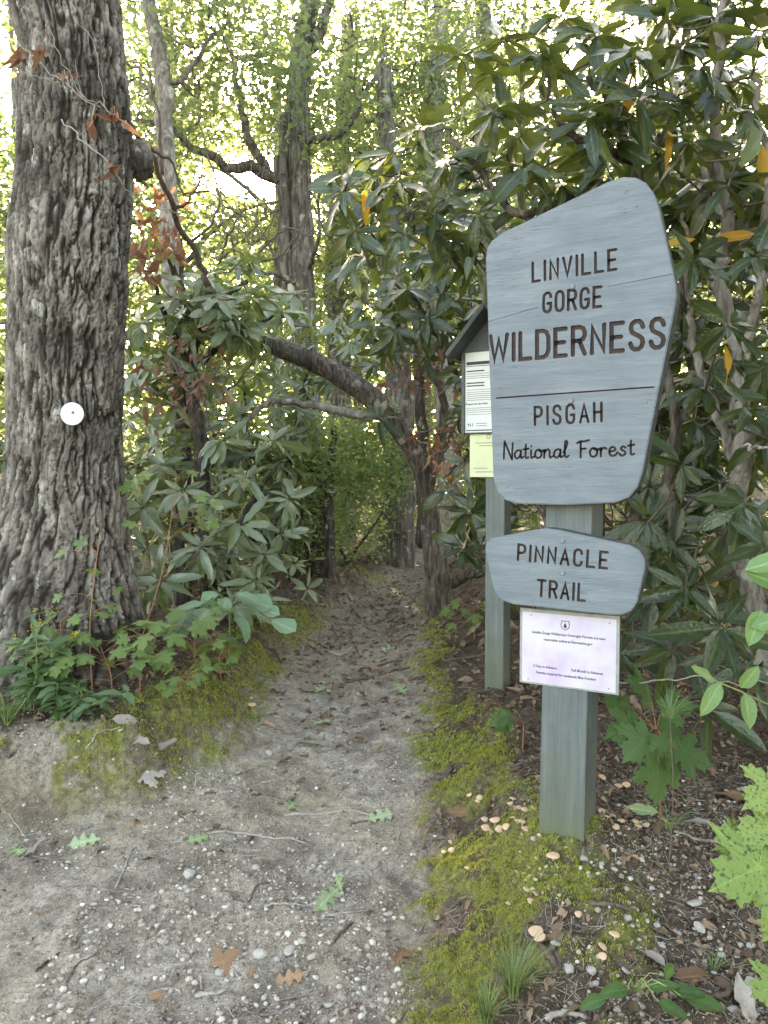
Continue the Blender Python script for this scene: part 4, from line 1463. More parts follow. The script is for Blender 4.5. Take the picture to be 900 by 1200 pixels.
# ------------------------------------------------------------------ the oak
def oak():
    prof = [(-40, 12, 134), (0, 14, 136), (60, 29, 142), (130, 29, 149), (200, 27, 151), (260, 21, 150), (330, 18, 146), (400, 16, 141), (500, 16, 138), (560, 11, 141), (600, 4, 145),
            (640, -8, 149), (680, -24, 155), (720, -42, 163), (780, -66, 174), (860, -90, 186), (960, -105, 195)]
    D0 = 3.62
    zz, cx, rr = [], [], []
    for py, a, c in prof:
        p = W((a + c) / 2, py, D0 + .25)
        zz.append(p.z)
        cx.append(p.x)
        rr.append((c - a) / 2 / F_PX * (D0 + .25) - .004)
    zz, cx, rr = zz[::-1], cx[::-1], rr[::-1]
    nth, nh = 330, 680
    z = np.linspace(.05, 3.75, nh)
    th = np.linspace(0, 2 * np.pi, nth, endpoint=False)
    TH, Z = np.meshgrid(th, z)
    c = np.interp(Z, zz, cx)
    r = np.interp(Z, zz, rr)
    k = np.exp(-((zz[-1] - zz[0]) * 0 + np.maximum(Z - .45, 0)) / .28)
    r = r * (1 + k * (.10 * np.cos(3 * TH + .5) + .06 * np.cos(5 * TH + 2)))
    r = r * (1 + .07 * np.exp(-((Z - 2.55) / .16) ** 2) * np.cos(TH + 2.0) + .04 * (fbm(np.cos(TH) * 1.5 + 9, Z * 2 + np.sin(TH) * 1.5, 5, 3) - .5))
    # bark: long plates parted by furrows, on the unrolled surface (x runs round; the seam is at the back)
    ths = (TH + np.pi / 2) % (2 * np.pi)
    u = ths * .25
    wx = (fbm(u * 12, Z * 7, 2, 3) - .5)
    jag = fbm(u * 85, Z * 40, 23, 3) - .5
    f1, f2 = worley(u / .030 + wx * 2.0 + jag * 1.1, Z / .12 + (fbm(u * 18, Z * 5, 6, 2) - .5) * 1.6 + jag * .8, 1)
    d1 = np.abs(vnoise(u / .026 + wx * 1.6 + jag * .5, Z / .20 + jag * .5, 41) * .72 + vnoise(u / .012 + wx, Z / .09, 43) * .28 - .5) * 2
    d2 = np.abs(vnoise(u / .015 + wx * 1.2 + jag * .5, Z / .11, 47) - .5) * 2
    g1, g2 = worley(u / .012 + wx * 2.0, Z / .05 + wx, 7)
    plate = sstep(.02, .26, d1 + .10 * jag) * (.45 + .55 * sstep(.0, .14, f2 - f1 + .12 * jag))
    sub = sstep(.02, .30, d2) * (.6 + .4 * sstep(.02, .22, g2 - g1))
    fine = fbm(u * 120, Z * 70, 13, 3)
    hgt = .78 * plate + .26 * sub * plate + .26 * (fine - .5) + .45 * (fbm(u * 30, Z * 7, 15, 4) - .5)
    r = r + .022 * (hgt - .5)
    x = c + r * np.cos(TH)
    y = D0 + .25 + r * np.sin(TH)
    V = np.stack([x, y, Z], -1).reshape(-1, 3)
    i = np.arange(nh - 1)[:, None] * nth
    j = np.arange(nth)[None]
    j2 = (j + 1) % nth
    F = np.stack([i + j, i + j2, i + nth + j2, i + nth + j], -1).reshape(-1, 4)
    bx, by = float(np.interp(.45, zz, cx)), D0 + .25
    root = thing('oak_tree', 'massive old oak with furrowed grey bark carrying a round white marker', 'tree', (bx, by, gz(bx, by)))
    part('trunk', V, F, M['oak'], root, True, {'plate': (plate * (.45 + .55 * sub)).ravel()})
    top = np.array([cx[-1], by, 3.72])
    V, F = tube(catmull([top, top + [.05, .1, 1.2], top + [.1, .2, 2.6], top + [-.1, .4, 4.2]], 14), [.215, .17, .10], 18, .12, 3)
    part('upper_trunk', V, F, M['bark'], root)
    limbs = [[top + [0, 0, .3], top + [-1.0, .3, 1.0], top + [-2.2, .5, 1.6], top + [-3.2, .6, 1.9]], [top + [0, .1, 1.3], top + [.9, .9, 2.0], top + [1.8, 1.6, 2.5]],
             [top + [0, 0, 2], top + [-.8, 1.2, 2.8], top + [-1.3, 2, 3.6]]]
    nodes = []
    for l in limbs:
        p = catmull(l, 16)
        V, F = tube(p, [.09, .03], 8, .15, 5)
        part('limb', V, F, M['bark'], root)
        nodes += list(p)
    # a short burl on the trail side
    q = np.array(W(162, 187, 3.95))
    bm = bmesh.new()
    bmesh.ops.create_icosphere(bm, subdivisions=4, radius=1)
    for v in bm.verts:
        n_ = 1 + .42 * (fbm(np.array([v.co.x * 2.5 + 4 + v.co.y]), np.array([v.co.z * 2.5 + v.co.y * 2]), 6, 5)[0] - .5) * 2
        v.co = Vector((v.co.x * .075, v.co.y * .075, v.co.z * .092)) * n_
    bm_obj('burl', bm, M['bark'], root, Vector(q) - root.location, True)
    tips = np.array([np.array(top) + [rng.uniform(-3.5, .3), rng.uniform(.4, 2.6), rng.uniform(1.2, 4.0)] for _ in range(26)])
    wood(root, grow(tips, np.tile([0, 0, 1.0], (26, 1)), nodes, .006), M['bark'], 'twigs')
    acc = Acc()
    LF['canopy'].batch(acc, *clump(tips, 60, .38, .12))
    acc.part('crown', M['canopy'], root, kind='stuff')
    return root, bx, by


oak_root, OX, OY = oak()
mk_root = thing('trail_marker', 'small round white metal trail marker nailed to the oak trunk', 'marker', W(84.5, 485, 3.585))
mk_root.rotation_euler = (R(90), 0, R(6))
bm = bmesh.new()
bmesh.ops.create_cone(bm, cap_ends=True, segments=28, radius1=.053, radius2=.051, depth=.004)
bm_obj('disc', bm, M['marker'], mk_root)
bm = bmesh.new()
bmesh.ops.create_uvsphere(bm, u_segments=10, v_segments=6, radius=.007)
bm_obj('nail_head', bm, M['nail'], mk_root, (.004, .006, .004))


# ------------------------------------------------------------------ forest trees
def tree(name, label, path, radii, limbs, tips, leaves, sig, L, mat='canopy', bark='bark', crown=True, sides=12, bump=.12, group='trees of the forest', seed=1, twig_r=.007, part_leaf='canopy'):
    p0 = path[0]
    root = thing(name, label, 'tree', (float(p0[0]), float(p0[1]), gz(p0[0], p0[1]) - .02), group)
    P = catmull([(p0[0], p0[1], gz(p0[0], p0[1]) - .1)] + [tuple(q) for q in path[1:]], 34)
    P[1:-1] += rng.normal(0, .012, P[1:-1].shape)
    V, F = tube(P, radii, sides, bump, seed)
    part('trunk', V, F, M[bark], root)
    nodes = list(P[int(len(P) * .35):])
    for pts, r0, r1 in limbs:
        q = catmull([tuple(a) for a in pts], 14)
        q[1:-1] += rng.normal(0, .02, q[1:-1].shape)
        V, F = tube(q, [r0, r1], 7, .15, seed + 3)
        part('limb', V, F, M[bark], root)
        nodes += list(q)
    if len(tips):
        tips = np.asarray(tips)
        ax = unit(tips - np.array([p0[0], p0[1], 4.0]) + [0, 0, .5])
        wood(root, grow(tips, ax, nodes, twig_r, seglen=.3), M[bark], 'twigs', 4)
        acc = Acc()
        LF[part_leaf].batch(acc, *open_gap(*clump(tips, leaves, sig, L)))
        acc.part('crown', M[mat], root, kind='stuff')
    return root


def ell(n, *boxes):
    out = []
    wts = np.array([b[1][0] * b[1][1] * b[1][2] for b in boxes])
    for _ in range(n):
        c, r = boxes[rng.choice(len(boxes), p=wts / wts.sum())]
        out.append(np.asarray(c) + unit(rng.normal(size=3)) * np.asarray(r) * rng.uniform(.15, 1) ** .5)
    return out


def lw(*a):
    return [W(*q) for q in a]


def open_gap(A, P, px=308, py=209):
    u, v, f = proj(P)
    k = np.hypot((u - px) / 3.0, v - py) > rng.uniform(18, 31, len(P))
    el = (P[:, 2] - 1.4) / np.maximum(P[:, 1], .1)          # the crowns thin out upwards
    hole = fbm(P[:, 0] * .9 + P[:, 1] * .35, P[:, 2] * .9, 91, 3)
    k &= (rng.random(len(P)) < 1 - .25 * sstep(.40, .55, el)) & ((hole > .30 + .17 * sstep(.38, .52, el)) | (el < .36))
    return A[k], P[k]


def aim_gap(tips, px=318, py=205, r=26):
    """the canopy stands open where the sun shows"""
    t = np.array(tips)
    u, v, f = proj(t)
    return t[np.hypot((u - px) / 1.5, v - py) > r]


# the tree before the sun
tree('forest_tree', 'twin-stemmed tall tree with a long side limb where the sun shows through', lw((362, 666, 9), (360, 500, 9), (355, 350, 9), (350, 200, 9), (351, 80, 9), (362, 20, 9), (372, -80, 9)),
     [.20, .155, .145, .138, .13, .11, .09],
     [(lw((352, 420, 9), (338, 330, 8.95), (332, 230, 8.9), (334, 150, 9), (345, 110, 9)), .085, .06),
      (lw((332, 212, 8.9), (300, 198, 8.8), (262, 190, 8.6), (226, 172, 8.5), (190, 148, 8.4), (160, 140, 8.4)), .075, .022),
      (lw((312, 200, 8.85), (292, 160, 8.9), (280, 122, 9), (270, 60, 9)), .06, .03),
      (lw((360, 60, 9), (378, 28, 8.9), (392, -20, 8.8)), .08, .04),
      (lw((354, 168, 9), (395, 155, 8.9), (430, 110, 8.8), (452, 60, 8.8)), .05, .02),
      (lw((350, 95, 9), (322, 78, 9), (290, 70, 9), (262, 62, 8.9)), .03, .012),
      (lw((356, 320, 9), (370, 300, 8.7), (376, 250, 8.6), (372, 210, 8.6)), .028, .014),
      (lw((345, 330, 8.9), (320, 322, 8.6), (296, 318, 8.5), (270, 330, 8.4)), .025, .01)],
     aim_gap(ell(130, ((-1.4, 9.0, 5.6), (2.0, 1.0, 1.2)), ((-1.0, 9.2, 7.4), (2.2, 1.4, 1.2)), ((-.3, 9.5, 4.8), (.9, .8, .9)))), 92, .30, .088, seed=2)
tree('forest_tree', 'slim pale tree forking high up between the oak and the twin-stemmed tree', lw((212, 640, 7), (206, 430, 7), (200, 300, 7), (194, 150, 7), (188, 70, 7), (174, 0, 7), (160, -80, 7)), [.10, .085, .08, .075, .07, .06, .04],
     [(lw((190, 95, 7), (215, 95, 7), (245, 50, 7), (270, 20, 7)), .03, .012), (lw((192, 140, 7), (165, 90, 7), (140, 60, 7)), .025, .01), (lw((196, 220, 7), (180, 180, 6.9), (150, 165, 6.8)), .025, .01)],
     aim_gap(ell(34, ((-2.0, 7.2, 5.6), (1.3, .7, .9)))), 110, .28, .078, bark='bark_pale', seed=3)
tree('forest_tree', 'straight grey tree with flaking bark behind the overhanging rhododendron', lw((528, 655, 11), (520, 450, 11), (512, 300, 11), (506, 160, 11), (514, 60, 11), (518, -60, 11)), [.17, .15, .145, .14, .13, .10],
     [(lw((508, 130, 11), (530, 60, 11), (560, 20, 11)), .05, .02), (lw((510, 200, 11), (470, 150, 10.8), (430, 140, 10.6)), .04, .015), (lw((508, 250, 11), (450, 240, 10.7), (420, 265, 10.5), (390, 290, 10.4)), .05, .015)],
     aim_gap(ell(100, ((.2, 10.9, 6.2), (1.9, 1.2, 1.8)), ((.0, 10.6, 4.4), (1.1, .8, 1.0)))), 84, .32, .09, seed=4, bark='bark_pale')
tree('pine_tree', 'tall pine with fine needles high behind the rhododendron', lw((575, 655, 13), (572, 400, 13), (567, 200, 13), (566, 60, 13), (564, -80, 13)), [.19, .17, .15, .14, .10],
     [(lw((568, 55, 13), (620, 40, 12.6), (680, 30, 12.4)), .05, .015), (lw((567, 75, 13), (600, 70, 12.6), (640, 55, 12.5)), .04, .012)],
     ell(60, ((1.9, 12.6, 8.6), (1.7, 1.0, 1.0))), 160, .30, .11, 'canopy_dark', 'bark', seed=5, part_leaf='needle')
tree('forest_tree', 'dark-barked tree behind the arching limb above the trail', lw((402, 660, 12), (398, 500, 12), (396, 400, 12), (392, 320, 12), (400, 180, 12), (408, 20, 12)), [.22, .19, .17, .16, .13, .09],
     [(lw((394, 360, 12), (430, 330, 11.8), (470, 310, 11.6)), .05, .02), (lw((396, 330, 12), (370, 300, 12), (350, 290, 12)), .04, .015)],
     aim_gap(ell(90, ((-.8, 12.2, 5.6), (2.0, 1.2, 1.6)), ((.0, 12, 7.6), (2.4, 1.3, 1.4)))), 90, .34, .098, seed=6)
tree('forest_tree', 'stout grey trunk rising straight behind the bend of the trail', lw((460, 668, 9.4), (466, 560, 9.4), (468, 470, 9.4), (462, 380, 9.4), (455, 250, 9.5), (450, 80, 9.6)), [.265, .20, .165, .15, .13, .09],
     [(lw((462, 380, 9.4), (430, 350, 9.3), (405, 330, 9.2)), .04, .015), (lw((458, 300, 9.4), (490, 270, 9.4), (520, 255, 9.4)), .04, .015)],
     aim_gap(ell(70, ((.2, 9.8, 4.6), (1.2, .8, .9)), ((.3, 10.2, 6.2), (1.5, 1.0, .9)))), 24, .30, .08, seed=7)
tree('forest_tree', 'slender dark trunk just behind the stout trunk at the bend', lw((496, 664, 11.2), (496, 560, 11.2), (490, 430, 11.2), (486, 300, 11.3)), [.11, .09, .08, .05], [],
     ell(30, ((.6, 11.5, 3.8), (.9, .8, .9))), 18, .30, .09, 'canopy', 'bark_dark', seed=8)
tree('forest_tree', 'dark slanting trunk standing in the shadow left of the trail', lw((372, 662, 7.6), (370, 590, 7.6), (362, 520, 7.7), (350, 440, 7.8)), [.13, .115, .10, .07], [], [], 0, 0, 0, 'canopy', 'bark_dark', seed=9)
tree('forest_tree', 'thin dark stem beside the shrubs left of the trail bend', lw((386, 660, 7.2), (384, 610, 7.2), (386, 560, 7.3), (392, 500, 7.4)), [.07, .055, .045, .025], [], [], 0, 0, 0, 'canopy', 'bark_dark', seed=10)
# the wood further in: single trees whose trunks and crowns show between the near ones; the last four are unseen light blockers
far = [(-5.2, 12, 9, .16), (-3.4, 13.5, 11, .18), (-2.2, 16, 12, .2), (-4.6, 17, 12, .2), (.9, 16.5, 12, .2), (2.6, 15, 11, .18), (-.6, 19, 13, .22), (4.4, 13, 10, .17), (1.9, 20, 13, .2), (-6.8, 15, 11, .18), (6.2, 17, 12, .2), (3.6, 21, 13, .2), (-3.0, 22, 14, .22), (-8.5, 10.5, 9, .16), (7.5, 11, 9, .16), (4.3, 1.6, 8, .15), (4.2, -1.4, 8, .15), (5.6, 4.2, 9, .17), (3.9, -4.2, 8, .16)]
words = ['left of the oak in the open wood', 'seen between the oak and the slim pale tree', 'far behind the slim pale tree', 'deep in the wood past the oak', 'deep in the wood past the kiosk', 'behind the rhododendron thicket', 'far along the line of the trail', 'past the thicket at the side', 'far behind the pine', 'on the far side past the oak', 'on the far side past the thicket', 'far past the kiosk and pine', 'in the far background under the sun', 'out beyond the oak and its shrubs', 'out beyond the thicket and its stems', 'added unseen to block light beside the thicket past the spotted maple sapling', 'added unseen to block light at the open end of the thicket', 'added unseen to block light inside the thicket beyond the pale-stemmed rhododendron', 'added unseen to block light at the edge of the clearing behind the thicket']
for k, ((x, y, h, r), wd) in enumerate(zip(far, words)):
    z0 = gz(x, y)
    ln = rng.normal(0, .25, 2)
    tree('forest_tree', 'sunlit leafy forest tree ' + wd, [(x, y, z0), (x + ln[0] * .3, y, z0 + h * .3), (x + ln[0], y + ln[1], z0 + h * .65), (x + ln[0] * 1.5, y + ln[1], z0 + h)], [r * .62, r * .5, r * .4, .03],
         [([(x + ln[0] * .6, y, z0 + h * f), (x + ln[0] + s * 1.0, y - .2, z0 + h * f + .8), (x + s * 2.0, y - .3, z0 + h * f + 1.2)], r * .3, .02) for f, s in ((.4, 1), (.5, -1), (.62, .8))],
         aim_gap(ell(64, ((x, y, z0 + h * .72), (3.0, 1.8, h * .27)), ((x, y, z0 + h * .38), (2.6, 1.5, h * .2)))), 58 if k < 15 else 190, .36, .155, 'canopy' if k % 3 else 'canopy_dark', seed=20 + k)  # the added unseen trees get denser crowns to block light from the right


# the arching trunk by the trail
def arching():
    base = W(517, 722, 6.15)
    base.z = gz(base.x, base.y)
    root = thing('arching_tree', 'crooked small tree by the trail with its thick limb arching over the path', 'tree', base)
    d = 6.15
    P = catmull([base - Vector((0, 0, .08))] + lw((513, 680, d), (508, 640, d), (503, 600, d), (496, 560, d), (482, 525, d), (462, 495, d), (440, 470, d), (410, 448, d), (372, 426, d), (330, 409, d), (300, 398, d), (262, 378, d - .1), (238, 360, d - .2)), 70)
    V, F = tube(P, [.115, .092, .085, .075, .072, .075, .082, .080, .075, .065, .052, .035], 20, .25, 4)
    part('trunk', V, F, M['bark_red'], root)
    for pts, r0, r1 in ((lw((455, 488, d), (425, 487, d - .1), (390, 480, d - .15), (350, 472, d - .2), (318, 470, d - .2), (296, 486, d - .25), (270, 510, d - .3)), .042, .016),
                        (lw((513, 690, d), (530, 684, d), (548, 675, d - .1), (566, 670, d - .2)), .05, .03),
                        (lw((500, 585, d), (515, 520, d), (520, 470, d), (505, 400, d), (500, 330, d)), .05, .02),
                        (lw((470, 505, d), (478, 440, d - .1), (462, 390, d - .2), (450, 350, d - .2)), .03, .012)):
        q = catmull(pts, 22)
        q[1:-1] += rng.normal(0, .008, q[1:-1].shape)
        V, F = tube(q, [r0, (r0 + r1) / 2, r1], 10, .2, 7)
        part('limb', V, F, M['bark_red'] if r0 > .045 else M['bark_pale'], root)
    tips = np.array([np.array(W(rng.uniform(235, 330), rng.uniform(300, 395), d + rng.uniform(-.4, .3))) for _ in range(14)])
    wood(root, grow(tips, np.tile([0, 0, 1.], (14, 1)), list(P[50:]), .004), M['twig'])
    A, Q = zip(*[whorl(t, (0, -.3, .9), 8, .17) for t in tips])
    LF['pale'].objects(np.concatenate(A), np.concatenate(Q), root)


arching()


# ------------------------------------------------------------------ understorey shrubs
def shrub(label, base, n, boxes, leaves, sig, L, mat, cond=None, lf='laurel', group='understorey shrubs', stems=5):
    root = thing('shrub', label, 'shrub', base, group)
    bs = np.array(base)
    tips = [q for q in ell(n * 2, *boxes) if q[2] > gz(q[0], q[1]) + .1 and (cond is None or cond(q))][:n]
    tips = np.array(tips)
    nodes = []
    for k in range(stems):
        e = tips[rng.integers(len(tips))]
        p = catmull([bs + rng.normal(0, .08, 3) * [1, 1, 0], bs * .6 + e * .4 + rng.normal(0, .08, 3), e], 10)
        V, F = tube(p, [.022, .008], 6, .1, k)
        part('stem', V, F, M['bark_dark'], root)
        nodes += list(p[3:])
    wood(root, grow(tips, np.tile([0, 0, 1.], (len(tips), 1)), nodes, .003), M['twig'], 'branches', 4)
    acc = Acc()
    LF[lf].batch(acc, *clump(tips, leaves, sig, L, .8, .8))
    acc.part('foliage', M[mat], root, kind='stuff')
    return root


shrub('sunlit small-leaved shrub filling the gap left of the trail bend', gb(-.55, 8.6), 210, [((-.6, 8.5, 1.3), (.85, .45, .8)), ((-.2, 8.8, 1.7), (.6, .4, .55))], 50, .13, .068, 'laurel')
shrub('shaded small-leaved shrub at the foot of the dark slanting trunk', gb(-.85, 7.3), 130, [((-.95, 7.3, .95), (.55, .35, .5)), ((-.8, 7.3, 1.6), (.5, .35, .5))], 46, .12, .062, 'laurel')
shrub('bright shrub behind the stout trunk at the trail bend', gb(.2, 11.6), 90, [((.2, 11.8, 1.5), (1.2, .6, .8))], 40, .2, .08, 'canopy')
shrub('leafy shrub beyond the trail bend in front of the slender dark trunk', gb(1.0, 9.6), 80, [((1.15, 9.7, 1.3), (.6, .6, .9)), ((1.4, 9.4, 2.6), (.7, .6, .7))], 34, .18, .07, 'laurel')
shrub('broad green shrub far back under the trees', gb(-2.2, 11), 120, [((-2.2, 11, 1.6), (2.0, .8, 1.3)), ((-1.6, 11, 3.2), (1.4, .8, .9))], 44, .26, .10, 'canopy')
shrub('yellow-green shrub left of the oak trunk', gb(-3.3, 5.2), 90, [((-3.1, 5.4, 2.3), (.9, .5, 1.3)), ((-2.7, 5.3, 1.2), (.6, .4, .8))], 44, .18, .085, 'canopy')
shrub('thick shrub closing the far end of the trail', gb(1.6, 13.5), 120, [((1.2, 13.6, 1.8), (2.4, .8, 1.5))], 44, .3, .11, 'canopy')
shrub('small-leaved shrub growing behind the tall rhododendron and oak', gb(-1.9, 7.4), 80, [((-1.7, 7.4, 1.4), (.8, .5, 1.0)), ((-1.2, 7.6, 2.5), (.6, .4, .6))], 44, .18, .075, 'laurel')
shrub('green shrub deep behind the thicket right of the sign', gb(3.0, 7.6), 130, [((2.6, 7.6, 1.6), (1.8, .7, 1.4)), ((2.2, 7.8, 3.6), (1.8, .7, 1.3))], 44, .28, .10, 'canopy')

# a far-off wood that closes the view
acc = Acc()
tips = np.array([[rng.uniform(-34, 34), rng.uniform(24, 40), 0] for _ in range(1500)])
tips[:, 2] = ground_z(tips[:, 0], tips[:, 1]) + rng.uniform(0, 1, 1500) ** 1.2 * 10.5
tips = aim_gap(tips, r=20)
LF['canopy'].batch(acc, *open_gap(*clump(tips, 50, 1.0, .40)))
V, F, A = acc.get()
fw = obj('distant_forest', raw_mesh('distant_forest', V, F, M['canopy'], True, A))
tag(fw, 'far-off sunlit wood closing the view behind the trees', 'forest', kind='stuff')


# ------------------------------------------------------------------ small plants
def stem_part(root, pts, r0, r1, mat, n=10, name='stem'):
    q = catmull([tuple(p) for p in pts], n)
    V, F = tube(q, [r0, r1], 6)
    part(name, V, F, M[mat], root)
    return q


def leaves_at(root, lf, items):
    """items: (pos, direction, normal, size)"""
    A = np.concatenate([frames(np.array([d], float), np.array([n], float), [s]) for p, d, n, s in items])
    LF[lf].objects(A, np.array([np.array(p) for p, d, n, s in items]), root)


def seedling(label, base, h, n, L, lf='maple', lean=(0, 0), stem='stem_red', group='maple seedlings', spread=.12, name='maple_seedling', cat='seedling'):
    root = thing(name, label, cat, base, group)
    b0 = np.array(base)
    top = b0 + np.array([lean[0], lean[1], h])
    q = stem_part(root, [b0 - [0, 0, .03], b0 * .5 + top * .5 + rng.normal(0, .02, 3), top], .0032, .0016, stem)
    items = []
    for k in range(n):
        p = q[rng.integers(4, len(q))]
        a = rng.uniform(0, 6.28)
        d = np.array([math.cos(a), math.sin(a) * .8 - .15, rng.uniform(-.2, .35)])
        e = p + unit(d) * rng.uniform(.4, 1) * spread + [0, 0, .03]
        stem_part(root, [p, (p + e) / 2 + [0, 0, .01], e], .0012, .0008, stem, 4, 'petiole')
        items.append((e, d + [0, 0, -.35], [rng.normal(0, .25), -.45 + rng.normal(0, .2), .85], L * rng.uniform(.6, 1.15)))
    leaves_at(root, lf, items)
    return root


def bank(px, py, d):
    p = W(px, py, d)
    return (p.x, p.y, gz(p.x, p.y))


seedling('maple seedling with a bare stem reaching up across the oak bark', bank(110, 840, 3.3), .74, 8, 0.066, 'maple', (.02, .05), spread=.16)
seedling('low leafy maple seedling at the right foot of the oak', bank(165, 830, 3.4), .30, 17, 0.074, 'maple', (.06, 0), spread=.20)
seedling('bushy maple seedling between the oak and the blue-green sapling', bank(235, 790, 3.7), .26, 18, 0.078, 'maple', (-.02, 0), spread=.20)
seedling('thin maple seedling hugging the left root of the oak', bank(60, 840, 3.3), .34, 15, 0.066, 'maple', (.05, 0), spread=.18)
seedling('small maple seedling on the bank among fallen leaves', bank(215, 860, 3.35), .14, 10, 0.055, 'maple', spread=.12)
seedling('tall maple seedling lifting pale leaves before the left rhododendron', bank(150, 800, 3.7), .95, 13, 0.074, 'maple', (.22, .1), spread=.24)
seedling('sunlit maple seedling beside the mossy lip of the trail', bank(262, 770, 3.8), .22, 11, 0.062, 'maple', spread=.13)
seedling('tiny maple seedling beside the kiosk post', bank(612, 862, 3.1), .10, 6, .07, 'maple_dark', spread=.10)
seedling('little light-green seedling on the ground behind the kiosk post', bank(555, 725, 5.0), .22, 15, 0.070, 'maple', spread=.18)
seedling('low dark seedling below the blue-green sapling', bank(255, 765, 4.0), .10, 6, .075, 'oval', spread=.10, name='oak_seedling')
seedling('leafy maple seedling spreading before the oak roots', bank(130, 850, 3.35), .24, 17, 0.070, 'maple', (-.04, 0), spread=.2)
# maple by the sign post
r = thing('maple_seedling', 'dark green maple seedling with broad toothed leaves right of the sign post', 'seedling', bank(775, 930, 2.35), 'maple seedlings')
b0 = np.array(r.location)
q = stem_part(r, [b0 - [0, 0, .03], W(772, 880, 2.3), W(768, 850, 2.3)], .003, .002, 'stem_red')
it = []
for px, py, d, dx, dz, s in ((755, 820, 2.35, -.3, .5, .14), (730, 850, 2.3, -.8, -.2, .14), (748, 868, 2.25, -.6, -.7, .15), (770, 905, 2.2, -.1, -1, .16), (776, 868, 2.2, .1, -.5, .09), (792, 893, 2.18, .2, -.8, .09),
                             (812, 880, 2.2, .9, -.25, .15), (790, 835, 2.35, .6, .3, .13), (720, 830, 2.4, -.8, .3, .13), (785, 850, 2.3, .5, -.2, .10)):
    p = np.array(W(px, py, d))
    e = np.array(W(px - dx * 22, py - abs(dz) * 12, d + .03))
    stem_part(r, [q[-2], (q[-2] + e) / 2 + [0, 0, .01], e], .0015, .001, 'stem_red', 5, 'petiole')
    it.append((e, (dx, -.25, dz * .7), (rng.normal(0, .25), -.6, .75), s * .78))
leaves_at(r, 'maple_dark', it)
# spotted maple reaching in from the right
r = thing('maple_sapling', 'bright yellow-green maple sapling with black-spotted leaves reaching over the gravel', 'sapling', (1.02, 1.52, gz(1.02, 1.52)))
b0 = np.array(r.location)
q = stem_part(r, [b0 - [0, 0, .03], b0 + [-.03, -.02, .3], b0 + [-.06, -.03, .62], b0 + [-.05, 0, .85]], .005, .003, 'stem_red', 14)
it = []
for px, py, d, dx, dz, s, tilt in ((906, 1008, 1.5, -1, -.38, .140, .75), (917, 918, 1.55, -.75, -.35, .09, .7), (920, 968, 1.53, -1, -.05, .10, .8), (884, 992, 1.6, -1, .05, .085, .8), (930, 1062, 1.5, -.6, -.6, .09, .6), (918, 1150, 1.62, -.9, -.3, .08, .6)):
    e = np.array(W(px, py, d))
    s0 = q[np.argmin(np.abs(q[:, 2] - e[2] - .08))]
    stem_part(r, [s0, (s0 + e) / 2 + [0, 0, .025], e], .0018, .0012, 'stem_red', 6, 'petiole')
    it.append((e, (dx, -.15, dz), (.1, -tilt, .7), s))
leaves_at(r, 'maple_spot', it)
# pale sprig reaching in from the right above it
r = thing('leafy_sapling', 'sapling with smooth pale green oval leaves before the rhododendron stems', 'sapling', (1.30, 1.95, gz(1.30, 1.95)))
b0 = np.array(r.location)
q = stem_part(r, [b0 - [0, 0, .03], b0 + [-.03, 0, .35], b0 + [-.08, -.02, .75], b0 + [-.12, -.03, 1.0]], .005, .003, 'stem_green', 14)
for pts in ([W(925, 835, 1.85), W(880, 815, 1.8), W(838, 798, 1.78), W(825, 790, 1.78)], [W(930, 760, 1.75), W(905, 745, 1.7), W(885, 735, 1.68)], [W(930, 690, 1.75), W(905, 672, 1.7), W(890, 664, 1.68)]):
    s0 = q[np.argmin(np.abs(q[:, 2] - pts[0].z))]
    stem_part(r, [Vector(s0)] + pts, .0022, .0014, 'stem_green', 8, 'twig')
it = [(W(a, b_, d), dd, nn, s) for a, b_, d, dd, nn, s in (
    (872, 668, 1.68, (.8, -.3, .28), (-.1, -.6, .8), .11), (872, 670, 1.68, (.9, -.2, -.35), (0, -.7, .7), .12), (893, 715, 1.7, (-.4, -.3, -.7), (-.2, -.8, .4), .09), (880, 735, 1.68, (.9, -.2, .35), (-.1, -.7, .7), .11),
    (838, 798, 1.78, (-.7, -.3, .45), (.1, -.75, .7), .085), (845, 800, 1.78, (-.6, -.3, -.75), (-.1, -.8, .5), .095), (872, 812, 1.79, (.1, -.3, -.9), (.1, -.9, .2), .085), (868, 806, 1.79, (.3, -.3, .6), (.1, -.8, .5), .07))]
leaves_at(r, 'sprig', it)
# oval leaved plant at the very front
r = thing('ground_plant', 'low plant with oval green leaves on the gravel below the maple sapling', 'plant', (.60, 1.80, gz(.60, 1.80)))
it = []
for px, py, dx, dz, s in ((710, 1190, -.9, -.1, .07), (735, 1180, -.4, .4, .08), (760, 1178, .3, .5, .075), (785, 1182, .7, .3, .08), (800, 1190, .9, -.1, .10), (770, 1195, .5, -.3, .08), (778, 1165, .1, .8, .06)):
    e = on_ground(px, py) + Vector((0, 0, .04))
    stem_part(r, [r.location, (r.location + e) / 2 + Vector((0, 0, .03)), e], .0013, .001, 'stem_green', 5, 'petiole')
    it.append((e, (dx, -.2, dz * .4), (.1, -.5, .85), s))
leaves_at(r, 'oval', it)
